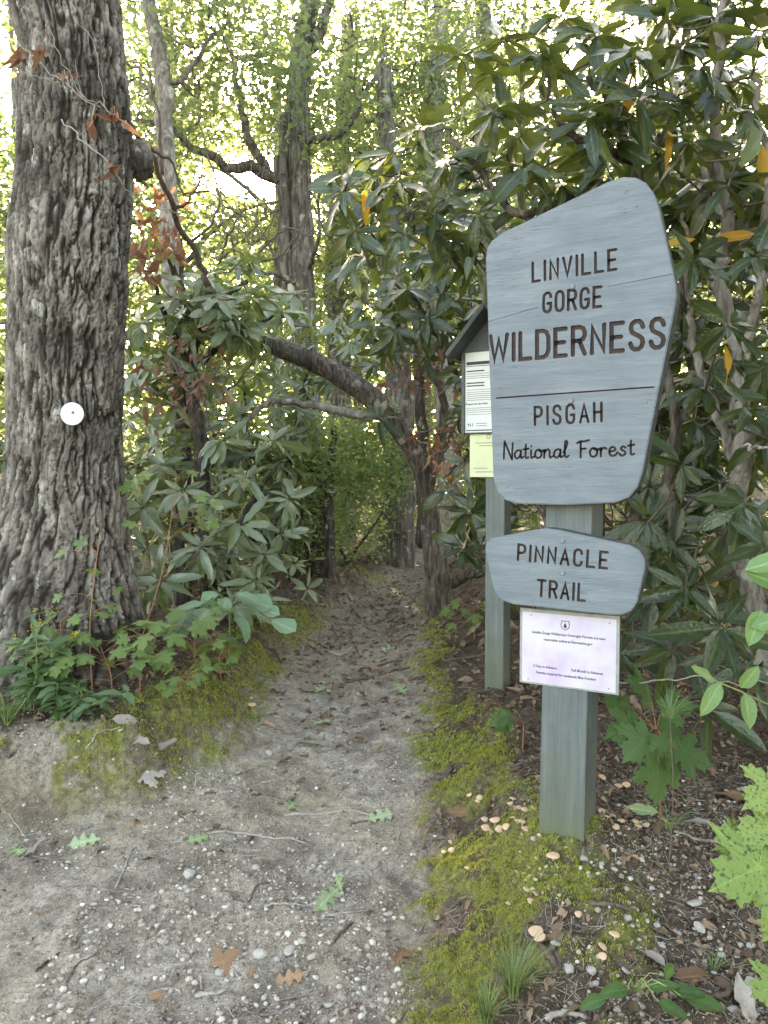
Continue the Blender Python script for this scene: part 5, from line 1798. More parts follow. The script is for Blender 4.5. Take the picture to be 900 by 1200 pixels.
# blue-green sapling on the left lip
r = thing('sassafras_sapling', 'blue-green sapling with big rounded leaves on the mossy left bank', 'sapling', bank(268, 752, 4.0))
b0 = np.array(r.location)
tp = np.array(W(268, 704, 3.95))
q = stem_part(r, [b0 - [0, 0, .03], (b0 + tp) / 2 + [0, .02, 0], tp], .004, .003, 'stem_green')
it = []
for k in range(15):
    a = k * 2.4
    rr_ = .03 + .012 * k
    e = q[-1] + np.array([math.cos(a) * rr_ * 1.25, math.sin(a) * rr_ * .7 - .05, .05 - .010 * k])
    stem_part(r, [q[-2], e], .0018, .0012, 'stem_green', 3, 'petiole')
    it.append((e, (math.cos(a), math.sin(a) * .6 - .5, -.15 - .02 * k), (math.cos(a) * .2, -.45, .85), rng.uniform(.13, .19)))
leaves_at(r, 'obov', it)


def lance_plant(label, base, h, n, flower, lean=(0, 0)):
    root = thing('goldenrod', label, 'plant', base, 'goldenrods at the oak')
    b0 = np.array(base)
    it = []
    fl = Acc()
    for s in range(n):
        top = b0 + [lean[0] + rng.normal(0, .10), lean[1] + rng.normal(0, .06), h * rng.uniform(.6, 1.1)]
        q = stem_part(root, [b0 + [rng.normal(0, .04), rng.normal(0, .03), -.03], (b0 + top) / 2 + rng.normal(0, .02, 3), top], .0026, .0012, 'stem_green', 12)
        for k in range(3, 12):
            a = k * 2.4 + s
            for _ in range(2):
                a += 3.0
                it.append((q[k], (math.cos(a), math.sin(a) * .8 - .2, rng.uniform(-.35, .35)), (rng.normal(0, .2), -.3, .9), rng.uniform(.07, .13)))
        if flower:
            for _ in range(5):
                c = top + np.array([rng.normal(0, .03), rng.normal(0, .02), rng.uniform(-.02, .02)])
                LF['laurel'].batch(fl, *clump(c, 9, .008, .010))
    leaves_at(root, 'lance', it)
    if flower and fl.n:
        fl.part('flowers', M['flower'], root, kind='stuff')
    return root


lance_plant('goldenrod with small yellow flowers leaning on the oak foot', bank(30, 860, 3.2), .42, 4, True, (.06, 0))
lance_plant('flowering goldenrod spreading below the oak bark', bank(85, 850, 3.3), .36, 3, True, (.05, 0))
lance_plant('dense green goldenrod clump without flowers at the bank edge', bank(20, 850, 3.1), .24, 3, False, (-.02, 0))
lance_plant('low goldenrod shoots under the maple seedlings', bank(70, 870, 3.15), .18, 4, False)


def blades(acc, c, n, h, spread, w=.003, droop=.6):
    for k in range(n):
        a = rng.uniform(0, 6.28)
        d = np.array([math.cos(a), math.sin(a), 0])
        L = h * rng.uniform(.55, 1.1)
        b_ = np.asarray(c) + d * rng.uniform(0, .02) + [0, 0, -.005]
        ln = rng.uniform(.25, 1.0) * spread
        t = np.linspace(0, 1, 6)
        P = b_ + d * (ln * L * t ** 1.6)[:, None] + np.array([0, 0, 1.]) * (L * (t - droop * ln * .55 * t ** 2.4))[:, None]
        sd = np.array([-d[1], d[0], .15])
        ww = w * (1 - t ** 2) + .0003
        V = np.concatenate([P - sd * ww[:, None] / 2, P + sd * ww[:, None] / 2])
        i = np.arange(5)
        acc.add(V, np.stack([i, i + 1, i + 7, i + 6], -1), rnd=rng.random(), mid=0.)


def tuft(label, px, py, n, h, spread, name='grass_tuft', mat='grass', w=.003, at=None, group='grass tufts', droop=.6):
    p = at if at is not None else on_ground(px, py)
    root = thing(name, label, 'grass' if name == 'grass_tuft' else 'pine seedling', p, group)
    acc = Acc()
    blades(acc, p, n, h, spread, w, droop)
    acc.part('blades' if name == 'grass_tuft' else 'needles', M[mat], root, kind='stuff')
    return root


tuft('big tuft of arching grass on the moss before the sign post', 600, 1165, 85, .15, 1.0)
tuft('flattened grass tuft spilling over the edge of the moss bank', 570, 1195, 60, .11, 1.1)
tuft('thin sparse grass tuft on gravel near the spotted maple', 835, 1140, 22, .07, 1.0, w=.002)
tuft('grass tuft hanging at the corner of the left bank', 8, 850, 50, .16, .9)
tuft('few long grass blades beside the foot of the sign post', 612, 930, 9, .07, 1.0, w=.0018)
for lab, px, py, d, n, h in (('pine seedling with long pale needles over the rhododendron rosette', 785, 838, 2.15, 60, .12), ('small pine seedling in the leaf litter beside the maple', 783, 968, 2.2, 40, .085)):
    p = W(px, py, d)
    g0 = Vector((p.x + .01, p.y + .02, gz(p.x + .01, p.y + .02)))
    root = thing('pine_seedling', lab, 'pine seedling', g0, 'pine seedlings')
    stem_part(root, [g0 - Vector((0, 0, .02)), (g0 + p) / 2 + Vector((.012, 0, 0)), p], .0022, .0014, 'twig')
    acc = Acc()
    blades(acc, np.array(p), n, h, 1.7, .0016, .75)
    acc.part('needles', M['needle'], root, kind='stuff')


# ------------------------------------------------------------------ bare and withered branches
def bare(label, pts, r0, r1, subs=(), dead=(), name='bare_branch', mat='twig', nd=14):
    p0 = pts[0]
    root = thing(name, label, 'branch', p0, 'bare branches')
    q = catmull([tuple(p) for p in pts], 26)
    q[1:-1] += rng.normal(0, .006, q[1:-1].shape)
    V, F = tube(q, [r0, r1], 7, .15, 3)
    part('main_branch', V, F, M[mat], root)
    nodes = list(q)
    for s in subs:
        w_ = catmull([tuple(p) for p in s], 14)
        w_[1:-1] += rng.normal(0, .005, w_[1:-1].shape)
        V, F = tube(w_, [r1 * 1.2, r1 * .4], 5)
        part('twig', V, F, M[mat], root)
    A, P = [], []
    for c, n, sg in dead:
        c = np.array(c)
        P_ = c + rng.normal(0, 1, (n, 3)) * sg
        D = rng.normal(0, .5, (n, 3)) + [0, 0, -1.0]
        A.append(frames(D, rng.normal(0, 1, (n, 3)), rng.uniform(.05, .10, n)))
        P.append(P_)
        for k in range(max(2, n // 12)):
            tp = P_[k]
            j = nodes[int(np.argmin(np.linalg.norm(np.array(nodes) - tp, axis=1)))]
            V, F = tube(catmull([j, (j + tp) / 2 + [0, 0, -.03], tp], 7), [.003, .0012], 4)
            part('twig', V, F, M[mat], root)
    if A:
        LF['russet'].objects(np.concatenate(A), np.concatenate(P), root)
    return root


bare('dark bare branch slanting down from the oak burl to the rhododendron', lw((245, 335, 4.9), (232, 300, 4.8), (212, 268, 4.6), (196, 225, 4.4), (176, 180, 4.2), (155, 150, 4.0), (146, 140, 3.9)), .022, .009,
     [lw((205, 245, 4.5), (222, 235, 4.5), (236, 205, 4.5), (240, 180, 4.5)), lw((222, 285, 4.7), (245, 265, 4.7), (258, 240, 4.7), (250, 205, 4.7), (238, 165, 4.7), (232, 130, 4.7)), lw((190, 205, 4.4), (188, 150, 4.4), (180, 110, 4.4), (172, 70, 4.4)), lw((170, 172, 4.2), (200, 190, 4.3), (215, 230, 4.4))],
     [(W(196, 275, 4.6), 40, (.10, .08, .10)), (W(175, 300, 4.5), 30, (.07, .08, .06)), (W(185, 235, 4.5), 18, (.08, .08, .10)), (W(165, 200, 4.4), 12, (.06, .06, .12))])
bare('fine grey dead twig with a few curled leaves across the oak bark', lw((152, 148, 3.42), (120, 128, 3.36), (80, 102, 3.33), (45, 72, 3.33), (15, 45, 3.36)), .004, .0018,
     [lw((125, 131, 3.36), (118, 100, 3.34), (112, 60, 3.33), (90, 20, 3.33)), lw((98, 114, 3.34), (70, 70, 3.32), (55, 30, 3.32), (50, 0, 3.33)), lw((75, 100, 3.33), (50, 92, 3.33), (20, 84, 3.34)), lw((118, 126, 3.36), (95, 108, 3.33), (88, 70, 3.33))],
     [(W(32, 62, 3.33), 9, (.05, .02, .03)), (W(78, 88, 3.32), 3, (.03, .01, .03)), (W(142, 135, 3.36), 4, (.03, .01, .02)), (W(102, 140, 3.33), 2, (.02, .01, .01))], mat='twig_grey')
bare('thin pale twig crossing the oak trunk below its burl', lw((72, 140, 3.36), (100, 168, 3.33), (130, 195, 3.33), (150, 225, 3.4), (180, 242, 3.5), (210, 250, 3.6)), .003, .002, [], [(W(131, 192, 3.32), 3, (.012, .01, .012))], mat='twig_grey')
bare('withered branch hung with russet leaves inside the left rhododendron', lw((200, 420, 4.9), (215, 445, 4.8), (238, 470, 4.75), (245, 500, 4.7)), .012, .006, [], [(W(212, 418, 4.75), 30, (.10, .06, .09)), (W(230, 455, 4.7), 30, (.10, .06, .09)), (W(190, 450, 4.7), 20, (.08, .06, .10))])
bare('withered branch with drooping russet leaves beside the kiosk', lw((560, 470, 5.6), (540, 490, 5.4), (525, 515, 5.3), (518, 540, 5.2)), .015, .006, [], [(W(532, 515, 5.2), 60, (.14, .10, .13)), (W(555, 540, 5.2), 40, (.12, .10, .13)), (W(565, 500, 5.3), 30, (.12, .10, .12))])
bare('small withered spray of russet leaves above the arching limb', lw((505, 395, 5.8), (515, 415, 5.7), (520, 435, 5.7)), .012, .006, [], [(W(520, 432, 5.7), 30, (.14, .1, .08)), (W(475, 440, 5.8), 18, (.12, .1, .07))])
bare('long straw-coloured twig lying across the leaves right of the notice', lw((722, 800, 2.42), (770, 798, 2.35), (820, 792, 2.3), (860, 800, 2.28), (905, 800, 2.2)), .003, .0016, [lw((820, 792, 2.3), (845, 780, 2.25), (860, 790, 2.2))], mat='twig_grey')
bare('pale broken stick poking from the rhododendron right of the sign', lw((866, 524, 2.6), (885, 525, 2.5), (910, 524, 2.4)), .005, .004, mat='twig_grey')
bare('slim leaning stick below the lower sign panel', lw((742, 812, 2.75), (748, 770, 2.78), (744, 735, 2.8), (765, 690, 2.9), (785, 640, 3.0)), .008, .004, [lw((744, 735, 2.8), (760, 720, 2.8), (770, 700, 2.8))], mat='bark_red')
for k in range(7):
    x0, x1 = rng.uniform(170, 340), rng.uniform(230, 420)
    bare(['tangled grey dead twig below the sunlit limb', 'crooked bare twig arching over the left rhododendron', 'thin dead twig reaching towards the twin-stemmed tree', 'bare forked twig above the arching limb', 'spindly bare twig beside the slim pale tree', 'crossing dead twig in front of the twin stems', 'drooping bare twig under the long side limb'][k],
         lw((x0, rng.uniform(300, 345), 6.5), ((x0 * 2 + x1) / 3, rng.uniform(255, 320), 6.4), ((x0 + 2 * x1) / 3, rng.uniform(240, 310), 6.4), (x1, rng.uniform(150, 290), 6.5)), .012, .004,
         [lw(((x0 + x1) / 2, 285, 6.4), ((x0 + x1) / 2 + rng.uniform(-40, 40), 240, 6.4), ((x0 + x1) / 2 + rng.uniform(-60, 60), 200, 6.5)) for _ in range(2)], mat='twig')


# ------------------------------------------------------------------ on the ground
ICO = bmesh.new()
bmesh.ops.create_icosphere(ICO, subdivisions=1, radius=1)
ICO_V = np.array([v.co[:] for v in ICO.verts])
ICO_F = np.array([[v.index for v in f.verts] for f in ICO.faces])
ICO.free()


def pebble(seed, rough=.25):
    g = np.random.default_rng(seed)
    V = ICO_V * g.uniform(.6, 1.15, 3) * (1 + g.normal(0, rough * .5, (12, 1)))
    V[:, 2] *= .72
    return V


PEB = [pebble(k) for k in range(14)]
# the larger stones, one by one
bm2 = []
for k in range(8):
    bm = bmesh.new()
    bmesh.ops.create_icosphere(bm, subdivisions=2, radius=1)
    g = np.random.default_rng(60 + k)
    sc_ = g.uniform(.65, 1.15, 3)
    for v in bm.verts:
        c = v.co
        n_ = fbm(np.array([c.x * 1.6 + k * 7 + c.z]), np.array([c.y * 1.6 + c.z * .7]), k, 3)[0]
        m_ = max(abs(c.x), abs(c.y), abs(c.z))
        v.co = Vector((c.x * sc_[0], c.y * sc_[1], c.z * sc_[2] * .7)) * (.6 + .65 * n_) * (1 + .25 * (1 - m_))
    me = bpy.data.meshes.new('stone')
    bm.to_mesh(me)
    bm.free()
    me.materials.append(M['stone'])
    bm2.append(me)


def stone(px, py, s, label, group, p=None):
    p = p or on_ground(px, py)
    o = obj('stone', bm2[rng.integers(8)], loc=p + Vector((0, 0, s * .18)))
    o.scale = (s, s * rng.uniform(.75, 1), s * rng.uniform(.7, 1))
    o.rotation_euler = (rng.normal(0, .25), rng.normal(0, .25), rng.uniform(0, 6.28))
    tag(o, label, 'stone', group)


for px, py, s in ((305, 1121, .022), (338, 1117, .019), (366, 1123, .018), (355, 1105, .015), (222, 1027, .026), (287, 1120, .012), (300, 1145, .014), (325, 1125, .011), (345, 1145, .015), (190, 1105, .014), (258, 1140, .016), (282, 1147, .012),
                  (385, 1180, .014), (310, 1170, .014), (120, 1148, .013), (22, 1175, .012), (10, 1110, .010), (275, 985, .011), (300, 1018, .016), (102, 1105, .014)):
    lab = {(305, 1121): 'long oval pale stone, largest of the cluster by the tan oak leaf', (338, 1117): 'broad pale stone next to the long oval stone on the trail', (366, 1123): 'pale stone right above the tan curled oak leaf', (222, 1027): 'angular pale stone lying alone below the long pale root'}.get((px, py))
    if lab is None:
        lab = 'small pale stone of the cluster round the tan oak leaf' if 250 < px < 390 and py > 1095 else ('small pale stone near the long pale root' if py < 1030 else 'small pale stone lying on the open dirt away from the cluster')
    stone(px, py, s, lab, 'stones on the trail')
for px, py, s in ((815, 1061, .023), (820, 1088, .022), (764, 1043, .013), (720, 1020, .014), (684, 1008, .014), (660, 1060, .009), (652, 1108, .014), (693, 1139, .017), (667, 1137, .014), (712, 1163, .014), (728, 1164, .013), (733, 1140, .012),
                  (766, 1160, .014), (790, 1165, .013), (880, 1110, .018), (770, 1086, .012), (792, 1092, .012), (697, 1155, .011), (705, 1014, .010), (735, 1078, .014), (640, 1018, .009), (625, 985, .010), (612, 980, .010), (845, 1120, .013), (880, 1150, .013), (860, 1185, .016), (775, 1110, .011)):
    lab = {(815, 1061): 'rounded cream quartz stone nearest the spotted maple leaf', (820, 1088): 'angular quartz stone just below the rounded cream one', (880, 1110): 'flat white stone in litter under the maple sapling', (693, 1139): 'large white quartz stone beside the rotten root', (652, 1108): 'white stone right beside the mushroom pair'}.get((px, py))
    if lab is None:
        lab = 'quartz pebble at the foot of the sign post' if py < 1030 else ('white quartz stone of the cluster by the rotten root' if px < 800 and py > 1100 else ('white quartz stone in litter by the maple sapling' if px > 800 else 'quartz stone on moss beside the dark brown stick'))
    stone(px, py, s, lab, 'stones by the sign post')
for px, py, s in ((385, 810, .02), (315, 884, .022), (372, 822, .014)):
    stone(px, py, s, 'pale stone on the narrow part of the trail between the mossy banks', 'stones on the narrow trail')

# gravel
acc = Acc()


def scatter(n, x0, x1, y0, y1, wfun):
    x, y = rng.uniform(x0, x1, n), y0 + (y1 - y0) * rng.random(n) ** 1.3
    k = rng.random(n) < wfun(x, y)
    x, y = x[k], y[k]
    return np.stack([x, y, ground_z(x, y)], -1)


def place_pebbles(P, smin, smax, power):
    s = smin + (smax - smin) * rng.random(len(P)) ** power
    ids = rng.integers(0, len(PEB), len(P))
    a = rng.uniform(0, 6.28, len(P))
    for k in range(len(PEB)):
        m_ = ids == k
        p, ss, aa = P[m_], s[m_], a[m_]
        if not len(p):
            continue
        c, sn = np.cos(aa)[:, None], np.sin(aa)[:, None]
        V = PEB[k][None]
        X = np.stack([V[..., 0] * c - V[..., 1] * sn, V[..., 0] * sn + V[..., 1] * c, np.broadcast_to(V[..., 2], (len(p), 12))], -1) * ss[:, None, None] + p[:, None] + np.array([0, 0, .15]) * ss[:, None, None]
        acc.add(X.reshape(-1, 3), (ICO_F[None] + (np.arange(len(p)) * 12)[:, None, None]).reshape(-1, 3), rnd=np.repeat(rng.random(len(p)) ** 1.4, 12))


OCT_V = np.array([(1, 0, 0), (0, 1, 0), (-1, 0, 0), (0, -1, 0), (0, 0, .8), (0, 0, -.8)])
OCT_F = np.array([(0, 1, 4), (1, 2, 4), (2, 3, 4), (3, 0, 4)])


def grit(P, s0, s1):
    n = len(P)
    s = s0 + (s1 - s0) * rng.random(n) ** 2
    a = rng.uniform(0, 6.28, n)
    V = OCT_V[None] * rng.uniform(.55, 1.3, (n, 6, 1)) * s[:, None, None]
    c, sn = np.cos(a)[:, None], np.sin(a)[:, None]
    X = np.stack([V[..., 0] * c - V[..., 1] * sn, V[..., 0] * sn + V[..., 1] * c, V[..., 2]], -1) + P[:, None]
    acc.add(X.reshape(-1, 3), (OCT_F[None] + (np.arange(n) * 6)[:, None, None]).reshape(-1, 3), rnd=np.repeat(rng.random(n), 6))


def w_clumpy(x, y):
    return dirt_w(x, y) * (.15 + .85 * sstep(.42, .62, fbm(x * 3.3, y * 3.3, 77, 3)))


place_pebbles(scatter(8000, -1.6, .4, 1.65, 3.3, lambda x, y: w_clumpy(x, y) ** 1.7), .0022, .0100, 3.4)
place_pebbles(scatter(4200, -.95, .06, 1.66, 2.6, lambda x, y: dirt_w(x, y) * sstep(.42, .66, fbm(x * 3.4, y * 3.4, 78, 4))), .0024, .0115, 3.4)
grit(scatter(42000, -1.6, .4, 1.65, 3.4, lambda x, y: w_clumpy(x, y) * .7 + dirt_w(x, y) * .3), .0009, .0034)
grit(scatter(9000, .3, 1.3, 1.5, 2.8, lambda x, y: (x > edge_r(y) + .3) * .8), .001, .0036)
place_pebbles(scatter(2200, -.8, .5, 3.2, 6.0, lambda x, y: dirt_w(x, y) * .6), .002, .010, 3)
w_right = lambda x, y: (x > edge_r(y) + .35) * (.2 + .8 * sstep(.4, .6, fbm(x * 4, y * 4, 55, 3)))
place_pebbles(scatter(5200, .3, 1.3, 1.5, 2.7, w_right), .0016, .0095, 2.8)
place_pebbles(scatter(2600, -1.7, -.5, 2.55, 3.2, lambda x, y: 1 - dirt_w(x, y) * .3), .0015, .009, 3)
V, F, A = acc.get()
tag(obj('gravel', raw_mesh('gravel', V, F, M['gravel'], False, A)), 'loose pale grit and gravel scattered over the trail and banks', 'gravel', kind='stuff')

# leaf litter
acc = Acc()


def litter_w(x, y):
    return np.clip(1 - dirt_w(x, y) * .93 - moss_w(x, y) * 1.3, 0, 1)


def litter_leaves(P, L):
    n = len(P)
    D = rng.normal(0, 1, (n, 3)) * [1, 1, .18]
    Nn = rng.normal(0, .38, (n, 3)) + [0, 0, 1]
    LF['russet'].batch(acc, frames(D, Nn, L * rng.uniform(.4, 1.2, n)), P + [0, 0, .006])


litter_leaves(scatter(5200, .15, 1.9, 1.5, 4.0, litter_w), .034)
litter_leaves(scatter(800, .15, 1.9, 1.5, 4.0, litter_w), .06)
litter_leaves(scatter(2600, -2.2, -.4, 2.6, 4.6, litter_w), .055)
litter_leaves(scatter(6500, -3, 3, 3.6, 10, litter_w), .085)
litter_leaves(scatter(1500, -1.5, .4, 1.7, 3.6, lambda x, y: dirt_w(x, y) * sstep(.46, .62, fbm(x * 2.6, y * 2.6, 81, 4))), .026)
litter_leaves(scatter(1600, -.7, .5, 3.0, 8.0, lambda x, y: sstep(3, 5, y) * .9 + .1), .06)
V, F, A = acc.get()
tag(obj('leaf_litter', raw_mesh('leaf_litter', V, F, M['litter'], True, A)), 'brown leaf litter covering the ground under the bushes', 'leaf litter', kind='stuff')

# fine twigs and bits of root
acc = Acc()


def bits(P, L, r):
    for p in P:
        a = rng.uniform(0, 6.28)
        l_ = L * rng.uniform(.3, 1.2)
        d = np.array([math.cos(a), math.sin(a), 0]) * l_
        pts = np.array([p - d / 2, p + rng.normal(0, .06, 3) * l_ * [1, 1, 0], p + d / 2])
        pts[:, 2] = ground_z(pts[:, 0], pts[:, 1]) + r * .9
        V, F = tube(catmull(pts, 5), [r, r * .6], 4, cap=False)
        acc.add(V, F, rnd=rng.random())


bits(scatter(3000, -1.5, .5, 1.7, 3.6, lambda x, y: dirt_w(x, y) * sstep(.42, .60, fbm(x * 2.6, y * 2.6, 81, 4))), .042, .0012)
bits(scatter(60, -1.5, .3, 1.7, 3.6, dirt_w), .14, .0022)
bits(scatter(2600, .2, 1.4, 1.5, 3.0, litter_w), .055, .0011)
bits(scatter(500, -.7, .5, 3.2, 6.5, lambda x, y: dirt_w(x, y) + .3), .10, .002)
bits(scatter(300, -1.8, -.5, 2.6, 3.6, litter_w), .06, .0013)
V, F, A = acc.get()
tag(obj('fine_twigs', raw_mesh('fine_twigs', V, F, M['twig_grey'], True, A)), 'fine dead twigs and root fibres littering the dirt', 'twigs', kind='stuff')

# moss tufts
acc = Acc()


def moss_tufts(P, h, w):
    n = len(P)
    a = rng.uniform(0, 6.28, n)
    d = np.stack([np.cos(a), np.sin(a), np.zeros(n)], -1)
    hh = h * rng.uniform(.5, 1.3, n)
    tip = P + rng.normal(0, .5, (n, 3)) * hh[:, None] * [1, 1, 0] + np.stack([np.zeros(n), np.zeros(n), hh], -1)
    V = np.stack([P - d * w - [0, 0, .002], P + d * w - [0, 0, .002], tip], 1)
    acc.add(V.reshape(-1, 3), np.arange(3 * n).reshape(-1, 3), rnd=np.repeat(np.clip((fbm(P[:, 0] * 11, P[:, 1] * 11, 3, 4) - .5) * 2.2 + .5 + rng.normal(0, .16, n), 0, .999), 3), mid=np.zeros(3 * n))


w_m = lambda x, y: moss_w(x, y) ** 1.5 * (.12 + .88 * sstep(.40, .58, fbm(x * 13, y * 13, 5, 4)))
moss_tufts(scatter(200000, -.05, 1.0, 1.62, 3.2, w_m), .0065, .0022)
moss_tufts(scatter(60000, .0, .8, 3.0, 5.5, w_m), .010, .004)
moss_tufts(scatter(70000, -1.6, -.35, 2.6, 5.8, w_m), .010, .0036)
moss_tufts(scatter(16000, -1, 1, 5.5, 11, w_m), .018, .008)
V, F, A = acc.get()
tag(obj('moss', raw_mesh('moss', V, F, M['moss'], False, A)), 'yellow-green moss carpeting the banks along the trail', 'moss', kind='stuff')


# mushrooms
def mush_meshes():
    t = np.linspace(0, 1, 7)
    out = []
    for fl in (.22, .30, .12):
        prof = [(math.sin(a * math.pi / 2), math.cos(a * math.pi / 2) * fl) for a in t] + [(.85, -.06), (.1, .02)]
        n, m_ = 12, len(prof)
        V = [(r_ * math.cos(k * 2 * math.pi / n) * (1 + .08 * math.sin(k * 1.7)), r_ * math.sin(k * 2 * math.pi / n), z_ + (.06 * math.cos(k * 1.05) * r_)) for r_, z_ in prof for k in range(n)]
        F = [(i * n + k, i * n + (k + 1) % n, (i + 1) * n + (k + 1) % n, (i + 1) * n + k) for i in range(m_ - 1) for k in range(n)]
        out.append(raw_mesh('cap', np.array(V), np.array(F)[:, ::-1], M['mushroom']))
    V, F = tube(np.array([(0, 0, -1.4), (.05, 0, -.7), (0, 0, .05)]), [.22, .16, .2], 8)
    return out, raw_mesh('stem', V, F, M['mushstem'])


CAPS, MSTEM = mush_meshes()


def mushroom(px, py, r, label, group):
    r *= 1.2
    p = on_ground(px, py)
    root = thing('mushroom', label, 'mushroom', p, group)
    h = r * rng.uniform(.5, .95)
    c = obj('cap', CAPS[rng.integers(3)], root, (0, 0, h))
    c.scale = (r, r, r)
    c.rotation_euler = (.15 + rng.normal(0, .2), rng.normal(0, .22), rng.uniform(0, .8))
    s = obj('stem', MSTEM, root, (0, 0, h))
    s.scale = (r, r, r)


for px, py, r_ in ((568, 963, .011), (580, 968, .016), (569, 975, .013), (593, 972, .011), (575, 978, .011), (585, 976, .012), (598, 945, .010), (608, 950, .009), (601, 939, .011), (615, 952, .010), (604, 950, .008), (612, 968, .010), (616, 975, .012),
                   (626, 950, .010), (601, 960, .008), (550, 936, .009), (562, 938, .010), (560, 942, .009), (528, 990, .008), (529, 1000, .010), (520, 1001, .007), (548, 1022, .009), (606, 966, .008)):
    if 565 <= px <= 595 and py > 960:
        lab = 'tan mushroom crowded into the biggest clump in the moss left of the sign post'
    elif px >= 598 and py < 956:
        lab = 'tan mushroom in the row of caps running up to the sign post'
    elif px >= 598:
        lab = 'tan mushroom among pebbles just left of the sign post foot'
    elif px >= 549 and py < 950:
        lab = 'tan mushroom of the trio in the moss behind the large curled leaf'
    elif py > 1010:
        lab = 'lone tan mushroom in bare moss below the biggest mushroom clump'
    else:
        lab = 'tan mushroom of the small group at the trail edge of the moss'
    mushroom(px, py, r_, lab, 'mushrooms left of the sign post')
for px, py, r_ in ((648, 1010, .017), (606, 1024, .008), (617, 1046, .009), (628, 1050, .008), (622, 1059, .009), (596, 1062, .008), (628, 1098, .017), (633, 1103, .014), (720, 1102, .012), (706, 1113, .011), (706, 1128, .009), (678, 1075, .009)):
    if (px, py) == (648, 1010):
        lab = 'broad tan mushroom tipped open in the moss at the sign post foot'
    elif r_ >= .014:
        lab = 'large tan mushroom of the pair above the big grass tuft'
    elif px > 700:
        lab = 'tan mushroom among the white quartz stones before the sign post'
    else:
        lab = 'tiny tan mushroom scattered in the moss in front of the sign post'
    mushroom(px, py, r_, lab, 'mushrooms before the sign post')
for px, py, r_ in ((725, 925, .012), (734, 924, .012), (705, 953, .009), (706, 914, .012), (748, 972, .010), (757, 969, .010), (780, 968, .013), (722, 972, .009), (728, 965, .010), (712, 960, .008), (745, 966, .009), (718, 958, .009)):
    mushroom(px, py, r_, 'tan mushroom in dark litter close behind the sign post foot' if py < 930 else ('tan mushroom in dark litter beside the slim yellow-green leaf' if px > 740 else 'tan mushroom in dark litter against the right face of the sign post'), 'mushrooms right of the sign post')
mushroom(295, 829, .018, 'single round orange mushroom on the left mossy bank', 'mushroom on the left bank')

# fallen leaves
OAK = Leaf('fallen_oak_leaf', w_oak, .62, M['fallen_green'], rows=14, half=1, droops=(.0, .15, .25, .1), fold=.18, name_part='fallen_leaf')
TOOTH = FanLeaf('fallen_leaf', MAPLE, M['fallen_brown'], name_part='fallen_leaf')
BEECH = Leaf('fallen_leaf', w_rhodo, .40, M['fallen_brown'], droops=(.1, .3, .2, -.2), wave=.08, fold=.35, name_part='fallen_leaf')


def fallen(px, py, L, ang, shape, mat, label, group='fallen leaves', lift=.012, tilt=.25):
    p = on_ground(px, py)
    me = shape.mesh[rng.integers(4)]
    if me.materials[0] != M[mat]:
        me = me.copy()
        me.materials[0] = M[mat]
    o = obj('fallen_leaf', me)
    d = np.array([[math.cos(ang), math.sin(ang), rng.normal(0, .08)]])
    d[0, 2] += .25 * d[0, 1]
    A = frames(d, np.array([[rng.normal(0, tilt), -.5 + rng.normal(0, tilt), 1]]), [L * 1.15])[0]
    mt = Matrix(A.tolist()).to_4x4()
    mt.translation = p + Vector((0, 0, lift)) - Vector(d[0].tolist()) * L * .5
    o.matrix_world = mt
    tag(o, label, 'leaf', group)
    return o


for px, py, L, a, lab in ((20, 1000, .11, 2.4, 'yellow-green oak leaf lying flat below the left bank'), (101, 989, .10, 3.4, 'pale whitish-green oak leaf beside the bank foot'), (230, 987, .08, .5, 'small bright green oak leaf at the end of a root'),
                          (343, 945, .085, 1.2, 'green oak leaf with a russet edge above the long stick'), (443, 962, .10, .3, 'pale green oak leaf at the edge of the trail moss'), (383, 1058, .11, .9, 'folded green oak leaf beside crossing twigs'),
                          (397, 1040, .09, 1.9, 'pale upturned oak leaf among the twigs'), (436, 1070, .05, 0, 'tiny yellowed oak leaf at the end of a thin stick'), (372, 849, .12, .2, 'pale green oak leaf on the narrow trail'),
                          (365, 874, .13, 3.0, 'long whitish oak leaf on the narrow trail'), (378, 808, .12, 1.0, 'greenish oak leaf near the mossy left lip'), (470, 810, .12, 2, 'green oak leaf near the right mossy edge of the narrow trail'), (455, 762, .13, .4, 'pale oak leaf on the far trail'), (890, 1165, .07, 2.6, 'pale green lobed leaf on gravel by the spotted maple')):
    o = fallen(px, py, L, a, OAK, 'fallen_green', lab)
